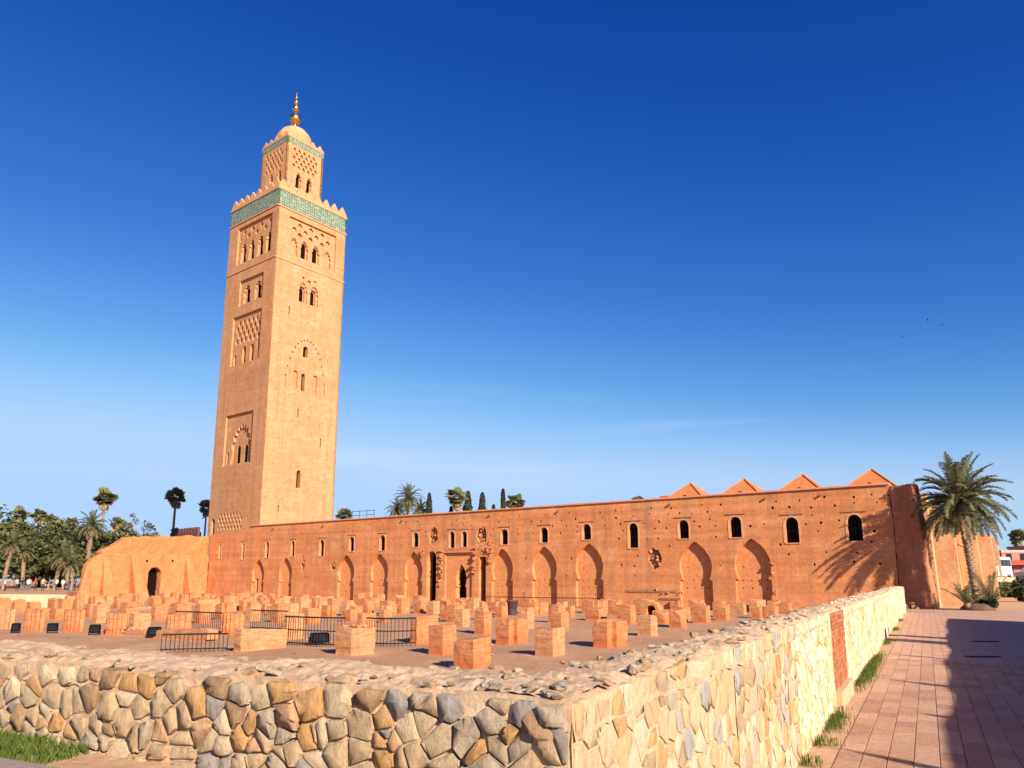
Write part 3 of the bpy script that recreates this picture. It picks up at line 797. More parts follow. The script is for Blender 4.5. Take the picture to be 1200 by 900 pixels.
for u0, u1 in ((29.5, 31.4), (36.6, 38.0)):
    m = MB(); fbox(m, WF, u0, u1, -1.006, -.97, CG, 5.4); m.build('doorway', 'dark_opening', mq)
m = MB(); fbox(m, WF, 32.2, 36.1, -.02, .09, 4.86, 4.98); m.build('gate_moulding', 'coping', mq)
def rough_patch(mb, fr, u, z, w, h, depth, rnd, n=9):
    for k in range(n):
        uu, zz = u + rnd.uniform(-.5, .5) * w, z + rnd.uniform(-.5, .5) * h
        r_ = rnd.uniform(.12, .3); src = hull_rock(r_, r_, r_ * rnd.uniform(.5, .9), rnd, 10)
        c_ = frame_pt(fr, uu, depth + rnd.uniform(-.12, .1), zz)
        mb.add([c_ + v.co for v in src.vertices], [tuple(q_.vertices) for q_ in src.polygons]); bpy.data.meshes.remove(src)
for u, z, w, h, poly in broken:
    slab('broken_bed', shrink(poly), [], -.9, -.3, 'rubble_dark', mq, WF)
    m = MB(); rough_patch(m, WF, u, z, w * .8, h * .8, -.2, rnd, 12); tag(m.build('broken_corbel', 'pier_brick', mq), kind='stuff')
for u, z, w, h in BRK[5:] + [(38.2, 5.6, .5, 1.0), (66.5, 2.6, .35, 2.6), (66.6, .8, .5, 1.2), (57.5, .9, 2.6, .6), (31.6, 2.0, .3, 2.0)]:
    m = MB(); rough_patch(m, WF, u, z, w, h, -.08, rnd, 10); tag(m.build('broken_edge', 'pier_brick', mq), kind='stuff')
for u, z, w, h in ((31.75, 4.5, .5, 1.7), (36.35, 4.6, .45, 1.5), (31.9, 3.0, .3, 1.6), (38.25, 4.6, .5, 1.6), (29.2, 4.8, .4, 1.0), (36.3, 3.2, .3, 1.2)):
    m = MB(); rough_patch(m, WF, u, z, w, h, .12, rnd, 12); tag(m.build('vault_springer', 'pier_brick', mq), kind='stuff')
m = MB(); fbox(m, WF, 53.6, 58.3, -.005, .05, .95, 1.1); fbox(m, WF, 56.7, 58.6, -.004, .07, .35, .5); m.build('scar', 'rubble_dark', mq)
m = MB()                                                 # coping along the wall top, slightly wavy
rings = []
k_ = int((UR + 1.8) / 1.2)
for i in range(k_ + 1):
    u = -1.8 + (UR + 1.8) * i / k_; dz = .02 * noise.noise(Vector((u * .7, 1, 0)))
    rings.append([wp(u, .14, WT - .05 + dz), wp(u, .14, WT + .03 + dz), wp(u, -.5, WT + .16 + dz), wp(u, -1.15, WT + .03 + dz), wp(u, -1.15, WT - .08 + dz)])
m.loft(rings); m.build('coping', 'coping', mq)
m = MB()
for u in (3.5, 13, 26, 38.2, 46.5, 58, 66.3, 70.6):      # rain spouts below the coping
    q_ = MB(); p0 = wp(u, -.2, 8.6); p1 = wp(u, .22, 8.55)
    q_.tube([p0, p1], .09, 6); q_.build('spout', 'wood', mq)
# hipped roofs rising behind the wall
for uc, hw in ((58.3, 2.25), (63.35, 2.2), (68.35, 2.2), (73.75, 2.2)):
    zr, zb = 10.85, 8.9
    m = MB(); b4 = [wp(uc - hw, -2.0, zb), wp(uc + hw, -2.0, zb), wp(uc + hw, -2.0 - 2 * hw, zb), wp(uc - hw, -2.0 - 2 * hw, zb)]; ap = wp(uc, -2.0 - hw, zr)
    m.add(b4 + [ap], [(0, 1, 4), (1, 2, 4), (2, 3, 4), (3, 0, 4), (3, 2, 1, 0)]); ro = m.build('hipped_roof', 'ruin_red', mq)
    for q0 in b4:
        m = MB(); m.tube([q0 + Vector((0, 0, .02)), ap + Vector((0, 0, .03))], .07, 6); m.build('ridge_tile', 'ruin_red', ro)
    m = MB(); fbox(m, WF, uc - .12, uc + .12, -3.0, -2.72, 9.25, 9.62); m.build('vent', 'dark_opening', ro)
m = MB(); fbox(m, WF, 56.0, 56.9, -3.2, -2.4, 8.9, 9.65); m.build('roof_stub', 'ruin_red', mq)
m = MB(); fbox(m, WF, UL + 1, UR, -56, -1.2, 8.0, 8.35); m.build('flat_roof', 'coping', mq)
# corner buttress and the long side wall with its buttresses
cA = wp(UR, 0, 0); sd = Vector((wb[0], wb[1], 0)); fd = Vector((wa[0], wa[1], 0))     # sd runs back along the side, fd to the right
A0 = cA.copy(); B0_ = A0 + Vector((.43, -.9, 0)) * 1.9
def poly_prism(pts, z0, z1, name, mat, parent, batter=None, top=None):
    q_ = MB(); bt = [(p_.x, p_.y) for p_ in pts]; tp = [(p_.x, p_.y) for p_ in (top or pts)]
    q_.prism(bt, z0, z1, 0, tp); return q_.build(name, mat, parent)
def quad(p0, along, la, out, lo): return [p0, p0 + along * la, p0 + along * la + out * lo, p0 + out * lo]
tp_ = [A0 + sd * 1.2, A0, B0_ + sd * .1, B0_ + sd * .1 + fd * .3 + sd * 1.0, A0 + fd * 1.2 + sd * 2.2]
bt_ = [A0 + sd * 1.2, A0, B0_ + fd * .75 - sd * .15, B0_ + sd * .1 + fd * .9 + sd * 1.0, A0 + fd * 1.7 + sd * 2.2]
poly_prism(bt_, CG - .05, 8.95, 'corner_buttress', 'shade_tinted_clay', mq, None, tp_); erode(bpy.data.objects['corner_buttress'], .16, .1, .8, 2)
poly_prism([A0 + sd * .9, A0 + fd * 1.1 + sd * 1.0, A0 + fd * 1.1 + sd * 62, A0 + sd * 62], CG, 8.9, 'side_wall', 'ruin_plaster', mq)
side = [(3.2, 1.0, 2.0, 8.6), (6.5, .8, 3.3, 7.6), (13.5, 4.5, 2.9, 7.0), (22, 1.2, 3.9, 7.4), (30, 3.5, 3.2, 7.2), (40, 1.2, 4.3, 7.2), (50, 4, 3.6, 7.4), (58, 1.5, 4.2, 7.6)]
for s_, ln, out, h in side:
    b_ = [A0 + sd * s_ + fd * 1.0, A0 + sd * (s_ + ln) + fd * 1.0, A0 + sd * (s_ + ln) + fd * (out + .25), A0 + sd * s_ + fd * (out + .25)]
    t_ = [A0 + sd * s_ + fd * 1.0, A0 + sd * (s_ + ln) + fd * 1.0, A0 + sd * (s_ + ln) + fd * out, A0 + sd * s_ + fd * out]
    o_ = poly_prism(b_, CG, h, 'buttress', 'sun_tinted_plaster' if ln < 2 else 'ruin_plaster', mq, None, t_)
    if ln > 2:
        c_ = A0 + sd * (s_ - .06) + fd * 1.0
        q_ = MB(); q_.obox(c_ + Vector((0, 0, h * .72)), sd * (ln + .2), fd * (out - .8), (0, 0, .16)); q_.build('string_course', 'coping', o_)
rb = MB()
for k in range(60):
    r_ = rnd.uniform(.08, .3); src = hull_rock(r_, r_, r_ * .7, rnd, 10)
    c_ = wp(UR - .6 + rnd.uniform(-1.6, 1.9), rnd.uniform(.2, 1.9), .05 + rnd.uniform(-.1, .35))
    rb.add([c_ + v.co for v in src.vertices], [tuple(q_.vertices) for q_ in src.polygons]); bpy.data.meshes.remove(src)
tag(rb.build('rubble_heap', 'rubble_dark'), 'heap of reddish rubble at the mosque corner buttress', 'rubble', kind='stuff')

# ------------------------------------------------------------------ minaret
TC = Vector((-35, 103, 0)); tA = R(51.9)
tl = Vector((-math.sin(tA), math.cos(tA), 0)); tr = Vector((math.cos(tA), math.sin(tA), 0))
S = 12.8; ctr = TC + (tl + tr) * S / 2
mi_ = thing('minaret', (ctr.x, ctr.y, CG), 'tall square sandstone minaret with green tile band, lantern, dome and golden finial', 'minaret')
def sq_frames(h):
    """four outside faces of a square of half size h: left visible, right visible, and the two behind"""
    c1 = ctr - tl * h - tr * h                            # near corner
    f_ = []
    for d0, o_ in ((-tl, ctr + tl * h - tr * h), (tr, c1), (tl, ctr - tl * h + tr * h), (-tr, ctr + tl * h + tr * h)):
        f_.append(((o_.x, o_.y), (d0.x, d0.y)))
    return f_
FR = sq_frames(S / 2)
Z0, ZT = CG - .1, 57.3
rnd = random.Random(31)
LF = lambda u: S - u                                     # left-face features were measured from the near corner
def face(fr, A, B1, B2, dark, side):
    """three layers: outer skin with frames, second skin with lobed arches, third with windows"""
    pts = []
    for k in range(46):
        u, z = rnd.uniform(.6, S - .6), rnd.uniform(10, 56)
        ok = all(not (min(p_[0] for p_ in q_) - .4 < u < max(p_[0] for p_ in q_) + .4 and min(p_[1] for p_ in q_) - .4 < z < max(p_[1] for p_ in q_) + .4) for q_ in A)
        if ok and all(abs(u - a_) + abs(z - b_) > .6 for a_, b_ in pts): pts.append((u, z))
    put_ = [rect(u - .07, u + .07, z - .09, z + .09) for u, z in pts]
    e = .002 if side % 2 else 0
    ou = rect(e, S - e, Z0, ZT)
    slab('shaft_face', ou, A + put_, -.28, 0, 'tower_stone', mi_, fr)
    inn = rect(.25, S - .25, Z0, ZT)
    slab('shaft_layer', inn, B1, -.62, -.282, 'tower_stone', mi_, fr)
    slab('shaft_layer', rect(.5, S - .5, Z0, ZT), B2, -.90, -.622, 'tower_stone', mi_, fr)
    for uc, z0, w, z1 in dark:
        slab('window', shrink(win(uc, z0, w, z1) if w > .3 else rect(uc - w / 2, uc + w / 2, z0, z1), .012), [], -.85, -.68, 'dark_opening', mi_, fr)
def win(uc, z0, w, z1): return round_arch(uc, z0, w, z1, 8, .25)
# left face (towards the ruins)
A, B1, B2, D = [], [], [], []
A.append(rect(LF(10.35), LF(1.25), 50.25, 56.45))        # arcade panel
for u in (2.25, 4.42, 6.72, 8.92):
    w_ = (LF(u), 50.5, 1.0, 53.7); h_ = win(*w_); B1.append(lobed(LF(u), 50.45, 1.55, 54.2, 7, .2)); B2.append(h_); D.append(w_)
B1 += [lens(LF(u), 54.75, .95, 1.0) for u in (3.33, 5.57, 7.82)] + [lens(LF(u), 55.55, .9, 1.0) for u in (2.25, 4.42, 6.72, 8.92)] + [lens(LF(9.85), 54.6, .55, 1.0), lens(LF(1.6), 54.6, .45, 1.0)]
A.append(rect(LF(8.8), LF(2.6), 43.2, 47.3))
for u in (4.3, 7.15):
    w_ = (LF(u), 43.6, .95, 46.0); B1.append(lobed(LF(u), 43.5, 1.9, 46.8, 7, .18)); B2.append(win(*w_)); D.append(w_)
A.append(rect(LF(10.0), LF(2.45), 33.8, 41.6))
for u in (4.82, 6.87):
    w_ = (LF(u), 33.95, .75, 36.4); B1.append(win(LF(u), 33.9, .95, 36.6)); B2.append(win(*w_)); D.append(w_)
B1 += [win(LF(3.3), 35.4, .5, 37.0), win(LF(9.2), 33.9, .7, 35.6)]
B1 += sebka(LF(9.6), LF(2.9), 37.2, 41.3, 1.12, .92, .7)
A.append(rect(LF(10.0), LF(2.9), 18.5, 26.15))
B1.append(lobed(LF(5.9), 18.7, 5.2, 24.6, 9, .16))
for u in (5.0, 6.88): w_ = (LF(u), 18.8, .8, 21.4); B2.append(win(*w_)); D.append(w_)
B2 += [win(LF(3.75), 18.8, .7, 21.4)]; D.append((LF(3.75), 18.8, .7, 21.4))
B1 += [rect(LF(9.1), LF(8.95), 23.8, 24.9), rect(LF(3.65), LF(3.5), 24.0, 25.2), win(LF(9.3), 18.8, .6, 20.6)]
A += sebka(LF(10.3), LF(4.0), 9.1, 11.7, .8, .62, .66)
A.append(round_arch(LF(11.5), 8.4, 1.0, 10.9, 6)); B1.append(round_arch(LF(11.5), 8.4, 1.0, 10.9, 6)); B2.append(round_arch(LF(11.5), 8.4, 1.0, 10.9, 6)); D.append((LF(11.5), 8.4, 1.0, 10.9))
face(FR[0], A, B1, B2, D, 0)
# right face (towards the sun)
A, B1, B2, D = [], [], [], []
A.append(rect(2.15, 11.0, 50.2, 56.3))
for u in (5.25, 7.35):
    w_ = (u, 50.5, .8, 53.0); B1.append(lobed(u, 50.45, 1.5, 53.5, 7, .2)); B2.append(win(*w_)); D.append(w_)
B1 += [lobed(3.35, 50.45, 1.5, 53.4, 7, .2), lobed(9.6, 50.45, 1.5, 53.4, 7, .2)]
B1 += [lens(u, z, .85, .95) for u, z in ((4.3, 53.95), (6.3, 54.0), (8.45, 53.95), (3.3, 54.6), (5.3, 54.75), (7.35, 54.75), (9.55, 54.6), (4.3, 55.5), (6.3, 55.55), (8.45, 55.5))]
for u in (5.25, 7.28):
    w_ = (u, 43.6, .75, 45.8); A.append(lobed(u, 43.4, 1.75, 46.7, 7, .18)); B1.append(win(u, 43.5, 1.0, 46.0)); B2.append(win(*w_)); D.append(w_)
A += [lens(6.26, 46.95, .7, .7), lens(5.2, 47.3, .5, .5), lens(7.3, 47.3, .5, .5)]
for (u, z0, w, z1) in ((6.25, 34.95, .85, 36.7), (6.1, 29.7, .65, 32.4), (6.2, 15.2, .7, 17.8)):
    A.append(win(u, z0, w, z1)); B1.append(win(u, z0, w, z1)); B2.append(win(u, z0, w, z1)); D.append((u, z0, w, z1))
A += [win(4.72, 29.8, .75, 32.6), win(8.25, 29.7, .75, 32.6)]
for k in range(19):                                      # notched voussoirs of the big blind arch
    t = k / 18; s_ = 2 * t - 1
    u = 6.5 + 3.6 * (1 - (1 - abs(s_)) ** 1.45) * (1 if s_ > 0 else -1); z = 29.9 + 7.7 * (1 - abs(s_) ** 2.0)
    if z > 30.5: A.append(blob(u, z, .3, .42, 6, .12, rnd))
A += [rect(10.0, 10.15, 29.6, 31.6), rect(3.1, 3.2, 29.6, 31.2)]
for u, z0, z1 in ((3.0, 40.8, 42.1), (5.5, 25.6, 26.9), (9.8, 21.75, 23.05), (3.1, 11.5, 12.45)):
    for L_ in (A, B1, B2): L_.append(rect(u - .12, u + .12, z0, z1))
    D.append((u, z0, .24, z1))
face(FR[1], A, B1, B2, D, 1)
for i in (2, 3): slab('shaft_face', rect(.002 * (i == 3), S - .002 * (i == 3), Z0, ZT), [], -.3, 0, 'tower_stone', mi_, FR[i])
def ring(name, h, out, z0, z1, mat):
    q_ = MB(); k = h + out
    pts = [ctr - tl * k - tr * k, ctr - tl * k + tr * k, ctr + tl * k + tr * k, ctr + tl * k - tr * k]
    q_.prism([(p_.x, p_.y) for p_ in pts], z0, z1); return q_.build(name, mat, mi_)
# inner core so that nothing is seen through
ring('shaft_core', S / 2 - 1.0, 0, Z0, ZT - .05, 'tower_plain')
for fr, k in zip(FR, range(4)):
    m = MB(); fbox(m, fr, -.1, S + .1, -.05, .1, 48.95, 49.2); m.build('string_course', 'tower_trim', mi_)
ring('cornice', S / 2, .12, 57.22, 57.42, 'tower_trim')
for fr in sq_frames(S / 2 + .03): slab('tile_band', rect(0, S + .06, 57.42, 59.95), [], -.3, 0, 'zellige', mi_, fr)
ring('cornice', S / 2, .14, 59.95, 60.12, 'tower_trim')
ring('terrace', S / 2 - .3, 0, 57.4, 60.0, 'tower_plain')
def merlons(h, z, n, w, ht, wall_h, thick, name='merlon'):
    frs = sq_frames(h)
    for k, fr in enumerate(frs):
        L_ = 2 * h
        m = MB(); fbox(m, fr, 0 if k % 2 else thick, L_ if k % 2 else L_ - thick, -thick, 0, z, z + wall_h); m.build('parapet', 'tower_trim', mi_)
        for i in range(n):
            uc = L_ * (i + .5) / n
            sh = [(uc - w / 2, z + wall_h), (uc + w / 2, z + wall_h), (uc + w / 2, z + wall_h + ht * .34), (uc + w * .36, z + wall_h + ht * .4), (uc + w * .3, z + wall_h + ht * .66), (uc + w * .17, z + wall_h + ht * .74), (uc + w * .08, z + wall_h + ht), (uc - w * .08, z + wall_h + ht), (uc - w * .17, z + wall_h + ht * .74), (uc - w * .3, z + wall_h + ht * .66), (uc - w * .36, z + wall_h + ht * .4), (uc - w / 2, z + wall_h + ht * .34)]
            slab(name, sh, [], -thick * .85, -thick * .15, 'tower_trim', mi_, fr)
merlons(S / 2, 60.12, 8, 1.25, 1.05, .6, .45)
# lantern
H2 = 3.45; LFR = sq_frames(H2)
SL = 2 * H2
for k, fr in enumerate(LFR):
    if k > 1: slab('lantern_face', rect(0, SL, 60.0, 70.45), [], -.4, 0, 'tower_stone', mi_, fr); continue
    wv = ((2.35, 63.2, .75, 65.7), (4.4, 63.2, .75, 65.7)) if k == 1 else ((SL - 1.75, 63.6, .7, 65.9), (SL - 3.95, 63.6, .7, 65.9))
    a_ = [lobed(u, z0, w * 1.5, z1 + .35, 7, .18) for u, z0, w, z1 in wv]
    a_ += sebka(.9, SL - .9, 66.35, 70.2, .92, .7, .62)
    a_ += [rect(.85, 1.1, 62.2, 63.0), rect(SL - 1.1, SL - .85, 62.0, 62.9)]
    slab('lantern_face', rect(0, SL, 60.0, 70.45), a_, -.3, 0, 'tower_stone', mi_, fr)
    slab('lantern_layer', rect(.25, SL - .25, 60, 70.4), [win(*w_) for w_ in wv], -.55, -.302, 'tower_stone', mi_, fr)
    for u, z0, w, z1 in wv:
        m = MB(); fbox(m, fr, u - w / 2 - .1, u + w / 2 + .1, -.59, -.555, z0 - .1, z1 + .1); m.build('window', 'dark_opening', mi_)
ring('lantern_core', H2 - .66, 0, 60, 70.4, 'tower_plain')
for fr in sq_frames(H2 + .04): slab('tile_band', rect(0, SL + .08, 70.45, 71.35), [], -.3, 0, 'zellige', mi_, fr)
ring('cornice', H2, .1, 71.35, 71.5, 'tower_trim')
ring('lantern_roof', H2 - .3, 0, 70.4, 71.55, 'tower_plain')
merlons(H2, 71.5, 5, .9, .65, .35, .3)
m = MB(); n_ = 12
prof = [(2.95, 71.5), (2.95, 72.5)] + [(2.95 * math.cos(math.pi / 2 * k / n_) ** .9 + .0, 72.4 + 3.25 * math.sin(math.pi / 2 * k / n_)) for k in range(1, n_)] + [(.35, 75.68), (.25, 75.72)]
rings = []
for r_, z in prof:
    rings.append([(ctr.x + r_ * (1 + .018 * math.cos(12 * a_)) * math.cos(a_), ctr.y + r_ * (1 + .018 * math.cos(12 * a_)) * math.sin(a_), z) for a_ in [2 * math.pi * k / 48 for k in range(48)]])
m.loft(rings); m.build('dome', 'tower_trim', mi_, smooth=True)
fin = MB(); fin.lathe([(.34, 75.55), (.3, 76.4), (.16, 76.6), (.1, 82.2), (.02, 82.6)], 12, (ctr.x, ctr.y, 0)); fin = fin.build('finial', 'gold', mi_, smooth=True)
for z, r_ in ((77.4, .95), (79.35, .58), (80.5, .4), (81.4, .25)):
    m = MB(); m.lathe([(max(.01, r_ * math.sin(math.pi * k / 12)), z - r_ * math.cos(math.pi * k / 12)) for k in range(13)], 24, (ctr.x, ctr.y, 0)); m.build('ball', 'gold', fin, smooth=True)

# ------------------------------------------------------------------ plaza on the far left, held by a cream wall
PZ = .6
m = MB(); m.prism([(-41.6, 71), (-53.4, 91.2), (-62, 130), (-60, 500), (-900, 500), (-900, 80), (-120, 76)], CG - .2, PZ); tag(m.build('plaza', 'earth'), kind='structure')
m = MB(); rings = []
for i in range(31):
    t = i / 30; x = -41.5 - 78.5 * t; y = 70.9 + 5 * t
    zt = PZ + .1 + .05 * noise.noise(Vector((x * .4, 0, 0)))
    rings.append([(x, y - .3, CG - .1), (x, y + .2, CG - .1), (x, y + .2, zt), (x, y - .25, zt)])
m.loft(rings); tag(m.build('retaining_wall', 'cream_plaster', origin=(-60, 72, CG)), 'low cream plastered retaining wall below the palm-lined square', 'wall')

# ------------------------------------------------------------------ orange ruin beside the minaret
RO = (-51.79, 90.78); RF = (RO, wb); rnd = random.Random(41)
ru = thing('ruined_hall', frame_pt(RF, 8.5, 0, CG), 'eroded orange plaster ruin with sloping buttresses and a dark arched doorway', 'ruin')
door = jit(round_arch(9.35, CG, 1.75, 3.65, 8, .1), .03)
out = [(.35, CG - .1), (17.0, CG - .1), (17.0, 5.45)]
u = 17.0
low = [(15, 5.4), (12, 5.35), (9, 5.3), (6, 5.25), (4.2, 5.35), (2.6, 5.3), (1.5, 4.75), (.8, 3.9), (.5, 1.8)]
erode(slab('wall', out + jit(low, .12, rnd), [door], -1.2, 0, 'ruin_plaster', ru, RF), .13, .06, 1.1, 0)
m = MB(); fbox(m, RF, 8.2, 10.5, -1.3, -1.21, CG, 3.9); m.build('doorway', 'dark_opening', ru)
up = [(2.45, 5.0), (17.1, 5.0), (17.1, 7.95), (16.6, 8.12), (15.7, 7.85), (14.9, 7.9), (14.2, 8.0), (13.2, 7.75), (12.4, 7.8), (11.2, 7.68), (10.3, 7.75), (9, 7.5), (8, 7.6), (7.1, 7.4), (5.6, 7.5), (4.4, 6.6), (3.2, 5.9), (2.4, 5.45)]
erode(slab('upper_wall', jit(up, .12, rnd), [], -1.9, -.25, 'ruin_red', ru, RF), .14, .10, 1.1, 0)
def wedge(u0, u1, ut0, ut1, dep, z1):
    q_ = MB(); P0 = [frame_pt(RF, u0, -.2, CG - .1), frame_pt(RF, u1, -.2, CG - .1), frame_pt(RF, u1, dep, CG - .1), frame_pt(RF, u0, dep, CG - .1)]
    P1 = [frame_pt(RF, ut0, -.2, z1), frame_pt(RF, ut1, -.2, z1), frame_pt(RF, ut1, .12, z1), frame_pt(RF, ut0, .12, z1)]
    q_.loft([P0, P1]); erode(q_.build('buttress', 'ruin_plaster', ru), .14, .06, .9, 2, u0)
wedge(6.2, 8.1, 6.0, 6.9, 1.9, 5.25); wedge(13.4, 15.9, 13.5, 14.3, 2.0, 5.35); wedge(2.5, 4.3, 2.6, 3.3, 1.2, 4.9); wedge(-.4, 1.2, .6, 1.1, .9, 3.8)
m = MB(); fbox(m, RF, 7, 16.8, -5, -1.92, CG, 4.8); m.build('inner_mass', 'ruin_red', ru)
for u, z in ((8.0, 4.3), (11.5, 4.4)):
    m = MB(); fbox(m, RF, u, u + .25, -.02, .03, z, z + .28); m.build('hole', 'dark_opening', ru)
cw = thing('crenellated_wall', (-51.5, 121, PZ), 'purple-brown crenellated wall with painted-in shade between the ruin and the minaret', 'wall')
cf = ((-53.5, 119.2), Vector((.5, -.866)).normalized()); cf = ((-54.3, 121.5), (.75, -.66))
m = MB(); fbox(m, cf, 0, 7, -.6, 0, CG, 9.4); m.build('wall', 'shade_tinted_wall', cw)
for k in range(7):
    m = MB(); fbox(m, cf, k * 1.0 + .1, k * 1.0 + .7, -.5, -.1, 9.4, 10.2); m.build('merlon', 'shade_tinted_wall', cw)

# ------------------------------------------------------------------ stumps of the prayer-hall pillars
# near corner x, y, width of the face towards the camera's left, width of the sunny face, height, kind
PIERS = [(-1.09, 21.79, .73, .83, .84, 's'), (-2.33, 25.86, .63, .73, 1.0, 's'), (-3.8, 30.59, .37, 1.3, 1.06, 's'), (-2.67, 41.17, .63, .65, .96, 's'), (-1.32, 36.04, .58, .61, 1.07, 's'),
 (-.13, 30.2, .64, 1.1, .98, 'c'), (1.34, 25.3, .71, .77, .92, 's'), (3.56, 28.71, .63, 1.29, .99, 'c'), (2.41, 37.5, .63, .75, .93, 's'), (.79, 39.41, .53, .64, 1.09, 's'), (1.63, 54.23, .58, 1.5, .95, 'c'),
 (-.69, 51.79, .57, .7, .79, 's'), (4.01, 59.89, .63, .72, .85, 'j'), (6.19, 58.37, .97, .81, 1.02, 'c'), (5.4, 47.52, .97, 1.12, .78, 's'), (7.5, 54.23, .75, .73, 1.12, 's'), (6.8, 43.9, .6, .72, 1.05, 's'),
 (9.97, 58.37, .79, .76, 1.08, 'c'), (6.28, 34.7, .68, .74, .94, 's'), (8.99, 40.8, .68, .82, .97, 's'), (14.16, 64.97, .77, .74, .78, 's'), (14.44, 59.89, .63, 1.4, .98, 'c'), (11.36, 44.76, .84, .69, 1.02, 's'),
 (13.57, 48.52, .72, .8, .95, 's'), (16.86, 55.54, .95, .58, .94, 's'), (19.26, 59.89, .67, 1.6, .98, 'c'), (-6.97, 58.37, .7, .64, .92, 's'), (-5.85, 56.92, .63, .68, .96, 's'), (-4.16, 48.52, .53, .68, 1.19, 's'),
 (-4.16, 63.18, .64, 1.26, .97, 'c'), (-2.34, 59.89, .76, .75, .88, 's'), (-8.26, 56.92, .61, .93, 1.18, 's'), (-10.74, 56.92, .81, .62, 1.18, 's'), (-9.05, 55.54, .82, .98, 1.0, 's'),
 (-13.75, 58.37, .57, .69, 1.15, 's'), (-12.95, 35.22, .72, .82, .99, 'l'), (-9.52, 32.74, .51, .87, 1.1, 'l'), (-18.34, 35.22, .76, .47, .99, 'l'), (-15.07, 34.19, .75, .91, 1.0, 'l'), (-26.3, 39.41, .81, .39, 1.03, 'l'),
 (-23.55, 37.5, .92, .5, 1.06, 'l'), (-21.59, 37.5, .95, .48, 1.06, 'l'), (-24.61, 59.89, .58, 1.9, .98, 's'), (-16.58, 59.89, .61, .85, 1.18, 's'), (-14.01, 55.54, .37, .72, .97, 's'), (-11.74, 54.23, .53, .98, 1.06, 's'),
 (-19.46, 39.41, .49, .91, .8, 's'), (-22.19, 47.52, .48, .84, 1.03, 's'), (-28.65, 51.79, .7, .45, .9, 's'), (-29.94, 55.54, .61, .68, .91, 's'), (-27.47, 54.23, .69, .74, .95, 's'), (-23.6, 54.23, .64, .92, .95, 's'),
 (-7.63, 45.64, .42, .43, .79, 's'), (-7.71, 39.41, .37, .97, .81, 's'), (-12.4, 63.5, .7, .8, 1.0, 's'), (-1.0, 66.5, .7, .7, .9, 's'), (8.2, 65.5, .7, .7, .9, 's'), (-20.5, 66, .7, .8, 1.0, 's'), (-31, 66, .7, .8, 1.0, 's'), (-36, 60, .8, .8, 1.0, 's'), (-33.5, 49, .8, .7, 1.0, 's'), (-17.2, 71, .7, .7, 1.0, 's'), (-27.5, 74, .8, .8, 1.0, 's')]
pal, pbr = Vector((-wa[0], -wa[1], 0)), Vector((wb[0], wb[1], 0))
def densify(poly, step):
    o_ = []
    for i in range(len(poly)):
        a, b = Vector(poly[i]), Vector(poly[(i + 1) % len(poly)]); n = max(1, int((b - a).length / step))
        o_ += [a + (b - a) * (k / n) for k in range(n)]
    return o_
def pier_mesh(wl, wr, h, kind, rnd):
    if kind == 'c': poly = [(wl, 0), (0, 0), (0, wr * .3), (-wl * .3, wr * .3), (-wl * .3, wr), (wl, wr)]
    elif kind == 'l':
        poly = []
        for k in range(40):
            a = 2 * math.pi * k / 40; r_ = .5 * (1 / max(abs(math.cos(a)), abs(math.sin(a)))) ** .75 * (1 + .10 * math.cos(10 * a))
            poly.append((wl * (.5 + r_ * math.cos(a)), max(wr, .7) * (.5 + r_ * math.sin(a))))
    else: poly = [(wl, 0), (0, 0), (0, wr), (wl, wr)]
    pts = [Vector(p_) for p_ in poly] if kind == 'l' else densify(poly, .11)
    cx = sum(p_[0] for p_ in pts) / len(pts); cy = sum(p_[1] for p_ in pts) / len(pts)
    sd_ = Vector((rnd.uniform(0, 90), rnd.uniform(0, 90), 0)); rings = []
    bc = rnd.choice(poly); bd = rnd.choice((0, .08, .15, .25, .4)) * h; br_ = rnd.uniform(.25, .5); ero = rnd.uniform(.0, .06); tilt = rnd.uniform(-.08, .08), rnd.uniform(-.08, .08); top = (.16 if kind == 'j' else rnd.choice((.03, .05, .05, .09)))
    for f in (-.03, .04, .12, .22, .34, .46, .58, .7, .8, .88, .94, .98, 1.0):
        s_ = 1 - (ero if .04 < f < .25 else 0) - (.012 if f == .98 else .05 if f == 1.0 else 0)
        rg = []
        for p_ in pts:
            x, y = cx + (p_[0] - cx) * s_, cy + (p_[1] - cy) * s_
            q_ = Vector((x, y, f * h)) + sd_
            k = .014 * noise.noise(q_ * 2.2) + .012 * noise.noise(q_ * 5) + .014 * noise.noise(q_ * 12)
            c_ = noise.noise(q_ * 1.6 + Vector((9, 0, 0)))
            if c_ > .3: k -= (c_ - .3) * .12 * (.2 + f)            # chipped hollows
            d_ = Vector((x - cx, y - cy)); ln = max(.05, d_.length)
            x += d_.x / ln * k; y += d_.y / ln * k
            z = f * h + max(0, f - .55) * 2.2 * (top * noise.noise(Vector((x * 3.2, y * 3.2, 7)) + sd_) + tilt[0] * (x - cx) + tilt[1] * (y - cy))
            if kind != 'l' and f > .3: z -= bd * max(0, 1 - math.hypot(x - bc[0], y - bc[1]) / br_) * ((f - .3) / .7) ** .7
            w_ = pal * x + pbr * y; rg.append((w_.x, w_.y, z))
        rings.append(rg)
    m = MB(); m.loft(rings); return m
rnd = random.Random(51)
